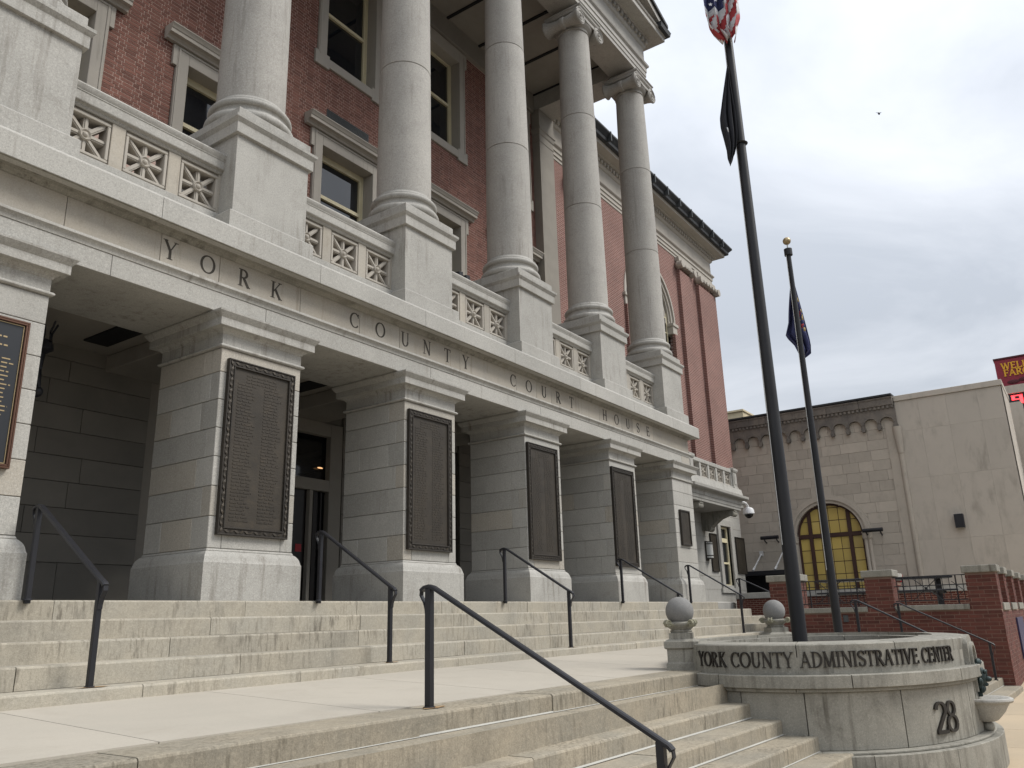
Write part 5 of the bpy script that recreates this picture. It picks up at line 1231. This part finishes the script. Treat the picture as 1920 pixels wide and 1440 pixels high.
b = MB(); b.lathe(p.x, p.y, [(.02, p.z - .16), (.12, p.z - .14), (.14, p.z), (.12, p.z + .14), (.02, p.z + .16)], 16); b.build('fire_bell', 'red_sticker', None, label='small round red fire bell low on the pale bank wall', cat='bell')
p = px(1586, 1160, 0, TX - .02)
b = MB(); b.box(TX - .03, TX - .004, p.y - .05, p.y + .05, p.z - .07, p.z + .07, .006); b.build('outlet_box', 'grey_metal', None, smooth=False, label='small grey electrical outlet box on the terrace brick wall', cat='outlet')

# ================================================================== BANK
BX = 28.0
BK = thing('bank_building', 'old limestone bank with arched yellow window and corbel table beside a concrete block', 'building', (BX, 0, -.5))
def pz(u, v): return px(u, v, 0, BX)
aL, aR = pz(1494, 1000), pz(1618, 997); ac = (aL.y + aR.y) / 2; ar = (aL.y - aR.y) / 2; spr = pz(1557, 1003).z + .02; atop = pz(1557, 943).z; ar2 = atop - spr
yl, yr, zt0 = 6.0, pz(1679, 780).y, pz(1500, 770).z
zcor = pz(1640, 770).z
bkz = MB()
for a, c in ((yr, ac - ar), (ac + ar, yl)): bkz.box(BX + .035, BX + .5, a, c, -1, zt0)
V = []; F = []
for k in range(25):
    a = PI - PI * k / 24; y = ac + ar * math.cos(a); z = spr + ar2 * math.sin(a); V += [(BX + .035, y, z), (BX + .035, y, zt0), (BX + .5, y, z)]
for k in range(24): F += [(3 * k, 3 * k + 3, 3 * k + 4, 3 * k + 1), (3 * k, 3 * k + 2, 3 * k + 5, 3 * k + 3)]
bkz.add(V, F); bcore = bkz.build('limestone_wall', 'limestone', BK, smooth=False, fix=False)
zc0 = pz(1500, 830).z; rows = 17; z = .1; hh = (zc0 + .5 - .1) / rows
for k in range(rows):
    z0, z1 = z + k * hh, z + (k + 1) * hh; y = yr
    y += random.uniform(.3, .7)
    ys_ = [yr]
    while y < yl - .3: ys_.append(y); y += random.uniform(.45, 1.05)
    ys_.append(yl)
    zm = (z0 + z1) / 2; hw = None
    if zm < spr: hw = ar + .02
    elif zm < spr + ar2 * 1.12: hw = ar * 1.10 * math.sqrt(max(0, 1 - ((zm - spr) / (ar2 * 1.12)) ** 2))
    for a, c in zip(ys_, ys_[1:]):
        segs = [(a, c)]
        if hw: segs = [s_ for s_ in ((a, min(c, ac - hw)), (max(a, ac + hw), c)) if s_[1] - s_[0] > .04]
        for a2, c2 in segs:
            if seen((BX, a2, zm))[0] < 1355: continue
            MB().box(BX + random.uniform(-.004, .004), BX + .034, a2 + .003, c2 - .003, z0 + .003, z1 - .003, .004).build('limestone_block', 'limestone', bcore, smooth=False)
# archivolt, jambs
av = MB()
for (f0, f1, xx) in ((1.0, 1.10, BX - .05), (1.10, 1.20, BX - .11), (1.20, 1.27, BX - .07)):
    V = []; F = []
    for k in range(25):
        a = PI - PI * k / 24
        for f_, x in ((f0, xx), (f1, xx), (f1, BX + .2), (f0, BX + .2)): V.append((x, ac + ar * f_ * math.cos(a), spr + ar2 * f_ * math.sin(a)))
    for k in range(24):
        for j in range(4): F.append((4 * k + j, 4 * k + (j + 1) % 4, 4 * k + 4 + (j + 1) % 4, 4 * k + 4 + j))
    av.add(V, F)
avo = av.build('archivolt', 'limestone', BK, ang=30)
for s in (-1, 1):
    for f0, f1 in ((1.02, 1.10), (1.12, 1.22)):
        y0, y1 = sorted((ac + s * ar * f0, ac + s * ar * f1)); b = MB(); b.lathe(BX - .02, (y0 + y1) / 2, [(.07, -.3), (.07, spr - .30), (.11, spr - .24), (.12, spr - .05), (.14, spr)], 14); b.build('colonnette', 'limestone', avo, ang=30)
# window
fr_ = MB(); V = []; F = []
for k in range(25):
    a = PI - PI * k / 24
    for f_, x in ((1.0, BX + .12), (.94, BX + .12), (.94, BX + .25), (1.0, BX + .25)): V.append((x, ac + ar * f_ * math.cos(a), spr + ar2 * f_ * math.sin(a)))
for k in range(24):
    for j in range(4): F.append((4 * k + j, 4 * k + (j + 1) % 4, 4 * k + 4 + (j + 1) % 4, 4 * k + 4 + j))
fr_.add(V, F)
for s in (-1, 1): y0, y1 = sorted((ac + s * ar, ac + s * ar * .94)); fr_.box(BX + .12, BX + .25, y0, y1, -.2, spr)
def arch_h(y): return spr + ar2 * .96 * math.sqrt(max(0.0, 1 - ((y - ac) / (ar * .96)) ** 2))
for f_ in (-.60, .60): y = ac + ar * f_; fr_.box(BX + .13, BX + .25, y - .07, y + .07, -.2, arch_h(y))
fr_.box(BX + .135, BX + .25, ac - ar, ac + ar, spr - .09, spr + .06)
bwn = fr_.build('arched_window', 'window_brown', BK, ang=30)
ycuts = [-.95, -.60, -.30, 0.0, .30, .60, .95]
zcuts = [spr + .06 + i * .50 for i in range(4)]; zlow = [spr - .09 - i * .475 for i in range(7)]
for y0f, y1f in zip(ycuts, ycuts[1:]):
    y0, y1 = ac + ar * y0f + .012, ac + ar * y1f - .012
    if abs(y0f) == .60: y0 += .06
    if abs(y1f) == .60: y1 -= .06
    for i in range(6): MB().box(BX + .20, BX + .205, y0, y1, zlow[i + 1] + .014, zlow[i] - .014).build('pane', 'yellow_blind', bwn, smooth=False)
    for i in range(3):
        z0, z1 = zcuts[i] + .014, zcuts[i + 1] - .014; P = []
        m_ = 6; top = [(y0 + (y1 - y0) * k / m_, min(z1, arch_h(y0 + (y1 - y0) * k / m_) - .01)) for k in range(m_ + 1)]
        top = [(y, max(z0, zz_)) for y, zz_ in top]
        if max(zz_ for _, zz_ in top) - z0 < .03: continue
        MB().prism([(BX + .20, y0, z0), (BX + .20, y1, z0)] + [(BX + .20, y, zz_) for y, zz_ in reversed(top)], (.005, 0, 0)).build('pane', 'yellow_blind', bwn, smooth=False)
MB().box(BX + .21, BX + .24, ac - ar * .97, ac + ar * .97, -.2, spr).build('glazing_backing', 'window_brown', bwn, smooth=False)
V = [(BX + .215, ac + ar * .97 * math.cos(PI - PI * k / 24), spr + ar2 * .97 * math.sin(PI - PI * k / 24)) for k in range(25)]; MB().add(V, [tuple(range(25))]).build('glazing_backing', 'window_brown', bwn, smooth=False)
# corbel table: little arches on brackets, dentil band and cornice
z_c0 = pz(1640, 808).z; z_a = pz(1640, 775).z; pitch = (pz(1621, 811).y - pz(1651, 808).y); ncor = int((yl - yr) / pitch) + 1
ys0 = pz(1651, 808).y
cb = MB(); hw = pitch / 2; rr = hw * .80; zs_ = z_c0 + .13
cb.box(BX - .16, BX + .03, -.055, .055, z_c0 - .02, z_c0 + .06); cb.box(BX - .13, BX + .03, -.085, .085, z_c0 + .05, zs_)
V = []; F = []; m_ = 12
for k in range(m_ + 1):
    a = PI - PI * k / m_; y = hw + rr * math.cos(a); z = zs_ + .12 + rr * .9 * math.sin(a)
    V += [(BX - .13, y, z), (BX - .13, y, z_a + .12), (BX + .03, y, z)]
for k in range(m_): F += [(3 * k, 3 * k + 3, 3 * k + 4, 3 * k + 1), (3 * k, 3 * k + 2, 3 * k + 5, 3 * k + 3)]
cb.add(V, F); cb.box(BX - .13, BX + .03, -(hw - rr), hw - rr, zs_, z_a + .12)
V = []; F = []
for k in range(m_ + 1):
    a = PI - PI * k / m_
    for r_, x in ((rr, BX - .15), (rr + .06, BX - .15), (rr + .06, BX - .10), (rr, BX - .10)): V.append((x, hw + r_ * math.cos(a), zs_ + .12 + r_ * .9 * math.sin(a)))
for k in range(m_):
    for j in range(4): F.append((4 * k + j, 4 * k + (j + 1) % 4, 4 * k + 4 + (j + 1) % 4, 4 * k + 4 + j))
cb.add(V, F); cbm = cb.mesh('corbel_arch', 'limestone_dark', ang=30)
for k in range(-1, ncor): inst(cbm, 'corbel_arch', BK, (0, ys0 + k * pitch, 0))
zt1 = pz(1640, 752).z
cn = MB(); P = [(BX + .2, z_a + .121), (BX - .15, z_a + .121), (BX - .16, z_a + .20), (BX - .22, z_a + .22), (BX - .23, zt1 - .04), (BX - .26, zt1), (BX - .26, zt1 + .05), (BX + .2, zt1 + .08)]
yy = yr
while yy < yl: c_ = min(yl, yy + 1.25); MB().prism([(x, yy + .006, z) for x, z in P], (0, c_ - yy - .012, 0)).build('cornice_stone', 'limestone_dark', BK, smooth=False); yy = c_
dk = MB()
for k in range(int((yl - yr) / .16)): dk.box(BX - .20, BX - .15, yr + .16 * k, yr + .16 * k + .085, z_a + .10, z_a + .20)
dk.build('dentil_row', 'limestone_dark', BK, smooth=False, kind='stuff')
MB().prism([(BX - .30, yr, zt1 + .081), (BX - .30, yr, zt1 + .15), (BX + .4, yr, zt1 + .19), (BX + .4, yr, zt1 + .081)], (0, yl - yr, 0)).build('roof_flashing', 'roof_dark', BK, smooth=False)
yv = pz(1705, 940).y
b = MB(); b.lathe(BX - .02, yv, [(.10, -.3), (.10, pz(1690, 850).z)], 14); b.lathe(BX - .05, yv, [(.10, pz(1690, 850).z), (.16, pz(1687, 815).z), (.17, pz(1686, 800).z)], 14); b.box(BX - .03, BX + .1, yv + .10, yv + .42, -.3, z_c0 + .3); b.build('corner_colonnette', 'limestone', BK, ang=30)
# concrete block
CB = thing('concrete_building', 'plain beige concrete block building with water stains right of the limestone bank', 'building', (BX, -4, -1.8))
cy1 = yr - .02; cy0 = -5.98; ct = pz(1770, 728).z
MB().box(BX + .03, BX + 3.0, cy0 + .03, cy1, -2.2, ct - .01).build('wall_core', 'bank_concrete', CB, smooth=False)
ycs = [cy1, pz(1745, 900).y, pz(1800, 900).y, pz(1862, 900).y, cy0]; zcs = [-2.2, 2.15, pz(1800, 887).z, pz(1850, 792).z + .1, ct - .22]
for a, c in zip(ycs, ycs[1:]):
    for d_, e_ in zip(zcs, zcs[1:]): MB().box(BX, BX + .028, c + .0015, a - .0015, d_ + .0015, e_ - .0015, .001).build('concrete_panel', 'bank_concrete', CB, smooth=False)
MB().box(BX - .05, BX + 3.05, cy0 - .03, cy1, ct - .215, ct, .01).build('coping', 'bank_concrete', CB, smooth=False)
MB().box(BX + .0, BX + 3.0, cy0 - .012, cy0 + .028, -2.2, ct - .22).build('street_face', 'bank_concrete', CB, smooth=False)
MB().box(BX + 4.2, BX + 12, cy0 - .4, cy1, -2.2, px(1900, 754, 0, BX + 4.2).z).build('rear_block', 'bank_concrete', CB, smooth=False)
MB().box(BX + 3.0, BX + 4.2, cy0 + .4, cy1, -2.2, px(1900, 760, 0, BX + 4.2).z - .6).build('link_wall', 'bank_concrete', CB, smooth=False)
p = pz(1800, 977)
t = thing('wall_pack_light', 'black boxy up-and-down light on the plain concrete wall', 'wall light', (BX, p.y, p.z)); MB().box(BX - .22, BX - .01, p.y - .15, p.y + .15, p.z - .25, p.z + .25, .012).build('housing', 'black_paint', t, smooth=False); MB().box(BX - .19, BX - .04, p.y - .12, p.y + .12, p.z - .256, p.z - .25).build('lens', 'frosted', t, smooth=False); MB().box(BX - .19, BX - .04, p.y - .12, p.y + .12, p.z + .25, p.z + .256).build('lens', 'frosted', t, smooth=False)
for lab, u, v, s in (('dark horizontal bar lamp on bracket right of the arched yellow window', 1640, 995, -1), ('dark horizontal bar lamp half hidden behind the thick flagpole', 1448, 1009, 1)):
    p = pz(u, v); t = thing('bar_lamp', lab, 'wall light', (BX, p.y, p.z)); b = MB(); b.tube([(BX - .35, p.y - .36, p.z), (BX - .35, p.y + .36, p.z)], .075, 10); b.build('lamp_tube', 'black_paint', t)
    for dy in (-.25, .25): MB().tube([(BX + .0, p.y + dy, p.z - .18), (BX - .2, p.y + dy, p.z - .12), (BX - .33, p.y + dy, p.z)], .03, 6).build('bracket', 'black_paint', t)
# canopy over the bank side door
pa, pb = pz(1403, 1075), pz(1500, 1070); zc_ = pa.z
t = thing('door_canopy', 'flat black canopy hung on white rods over the dark bank side door', 'canopy', (BX, (pa.y + pb.y) / 2, zc_))
MB().box(BX - 1.1, BX - .002, pb.y, pa.y + 1.2, zc_ - .16, zc_ + .02, .01).build('slab', 'black_paint', t, smooth=False)
for u1, v1, u0, v0 in ((1428, 1038, 1412, 1070), (1470, 1030, 1453, 1068)):
    e1 = pz(u1, v1); e0 = px(u0, v0, 0, BX - 1.0); MB().tube([e0, e1], .03, 8).build('rod', 'white_metal', t); MB().box(BX - .05, BX - .002, e1.y - .08, e1.y + .08, e1.z - .10, e1.z + .10).build('rod_plate', 'white_metal', t, smooth=False); MB().tube([e0, Vector(e0) + (Vector(e1) - Vector(e0)) * .15], .045, 8).build('rod_clevis', 'white_metal', t)
MB().box(BX - .06, BX - .006, pb.y + .4, pa.y + .9, -.6, zc_ - .17).build('bank_side_door', 'dark_inside', BK, smooth=False)
# rooftop sign with clock
SX = 33.0
def ps(u, v): return px(u, v, 0, SX)
tl, bl = ps(1860, 679), ps(1881, 726); yS = ps(1868, 700).y; zS1 = ps(1862, 677).z; zS0 = ps(1882, 726).z; hS = zS1 - zS0; wS = 5.4
SG = thing('rooftop_sign', 'maroon rooftop bank sign with yellow lettering above the concrete block', 'sign', (SX, yS - wS / 2, zS0))
MB().box(SX, SX + .5, yS - wS, yS, zS0, zS1, .02).build('sign_box', 'maroon', SG, smooth=False)
MB().box(SX - .03, SX + .53, yS - wS - .03, yS + .03, zS1, zS1 + .07).build('top_edge', 'maroon_dark', SG, smooth=False)
def write(txt, yl_, zb, h, wide, slab):
    y = yl_
    for c in txt:
        me, a = letter_mesh(c, h, .03, 'sign_yellow', wide, slab); inst(me, 'letter', SG, (SX - .001, y, zb), -PI / 2); y -= a * 1.0
hh_ = (ps(1880, 680).z - ps(1880, 694).z) * .88
write('WELLS', ps(1877, 690).y, ps(1876, 694.5).z, hh_, 1.0, True)
write('FARGO', ps(1882, 703).y, ps(1880, 707).z, hh_, 1.0, True)
b = MB(); zz_ = zS0 + hS * .14
for k in range(7): b.sphere((SX - .01, yS - .55 - k * .42, zz_ + .06 * (k % 2)), .16, 10, 6, (.12, 1.5, .55))
b.build('silhouette_band', 'maroon_dark', SG)
MB().box(SX - .15, SX + .6, yS - wS, yS + .02, zS0 - .34, zS0 - .001).build('sign_base', 'bank_concrete', SG, smooth=False)
CK = thing('led_clock', 'black panel with red glowing digits under the maroon rooftop sign', 'clock', (SX, yS - 1.5, zS0 - 1.5))
MB().box(SX - .05, SX + .5, yS - wS, yS - .1, zS0 - 1.9, zS0 - .342).build('panel', 'black_plate', CK, smooth=False)
p9 = ps(1908, 749); s_ = MB(); sw = .40; shh = (ps(1900, 741).z - ps(1900, 757).z)
for a, c, d_, e_ in ((0, sw, .46, .56), (0, sw, .9, 1.0), (0, .12, .5, 1.0), (sw - .12, sw, 0, 1.0), (0, sw, 0, .10)): s_.box(SX - .075, SX - .052, p9.y + .2 - c, p9.y + .2 - a, p9.z - shh / 2 + d_ * shh, p9.z - shh / 2 + e_ * shh)
s_.build('digit', 'led_red', CK, smooth=False)
for dz in (.25, .65): MB().box(SX - .075, SX - .052, p9.y - .42, p9.y - .30, p9.z - shh / 2 + dz * shh, p9.z - shh / 2 + (dz + .14) * shh).build('colon_dot', 'led_red', CK, smooth=False)
# far cream building top
p0, p1 = px(1360, 790, 0, 62), px(1414, 790, 0, 62); zt2 = px(1385, 772, 0, 62).z
t = thing('distant_building', 'cream coloured roof block of a distant building above the bank cornice', 'building', (64, (p0.y + p1.y) / 2, -2))
MB().box(62, 70, p1.y + .9, p0.y + 3, -2, zt2).build('wall', 'cream_building', t, smooth=False); MB().box(61.9, 62.3, p0.y - 1.2, p0.y + .4, zt2 - 1.6, zt2 - .75).build('louvre', 'grey_metal', t, smooth=False); MB().box(61.8, 70.2, p1.y + .8, p0.y + 3, zt2, zt2 + .15).build('parapet', 'cream_building', t, smooth=False)
# a bird far up
pb_ = CAM + ray(1648, 213).normalized() * 70
t = thing('bird', 'tiny dark bird gliding in the grey sky', 'bird', tuple(pb_)); b = MB(); b.sphere(tuple(pb_), .07, 10, 6, (2.4, 1, 1))
for s in (-1, 1): b.prism([pb_ + Vector((.08, 0, .02)), pb_ + Vector((-.08, 0, .02)), pb_ + VR * (s * .22) + Vector((-.04, 0, .08))], (0, 0, .012))
b.build('body', 'black_paint', t)
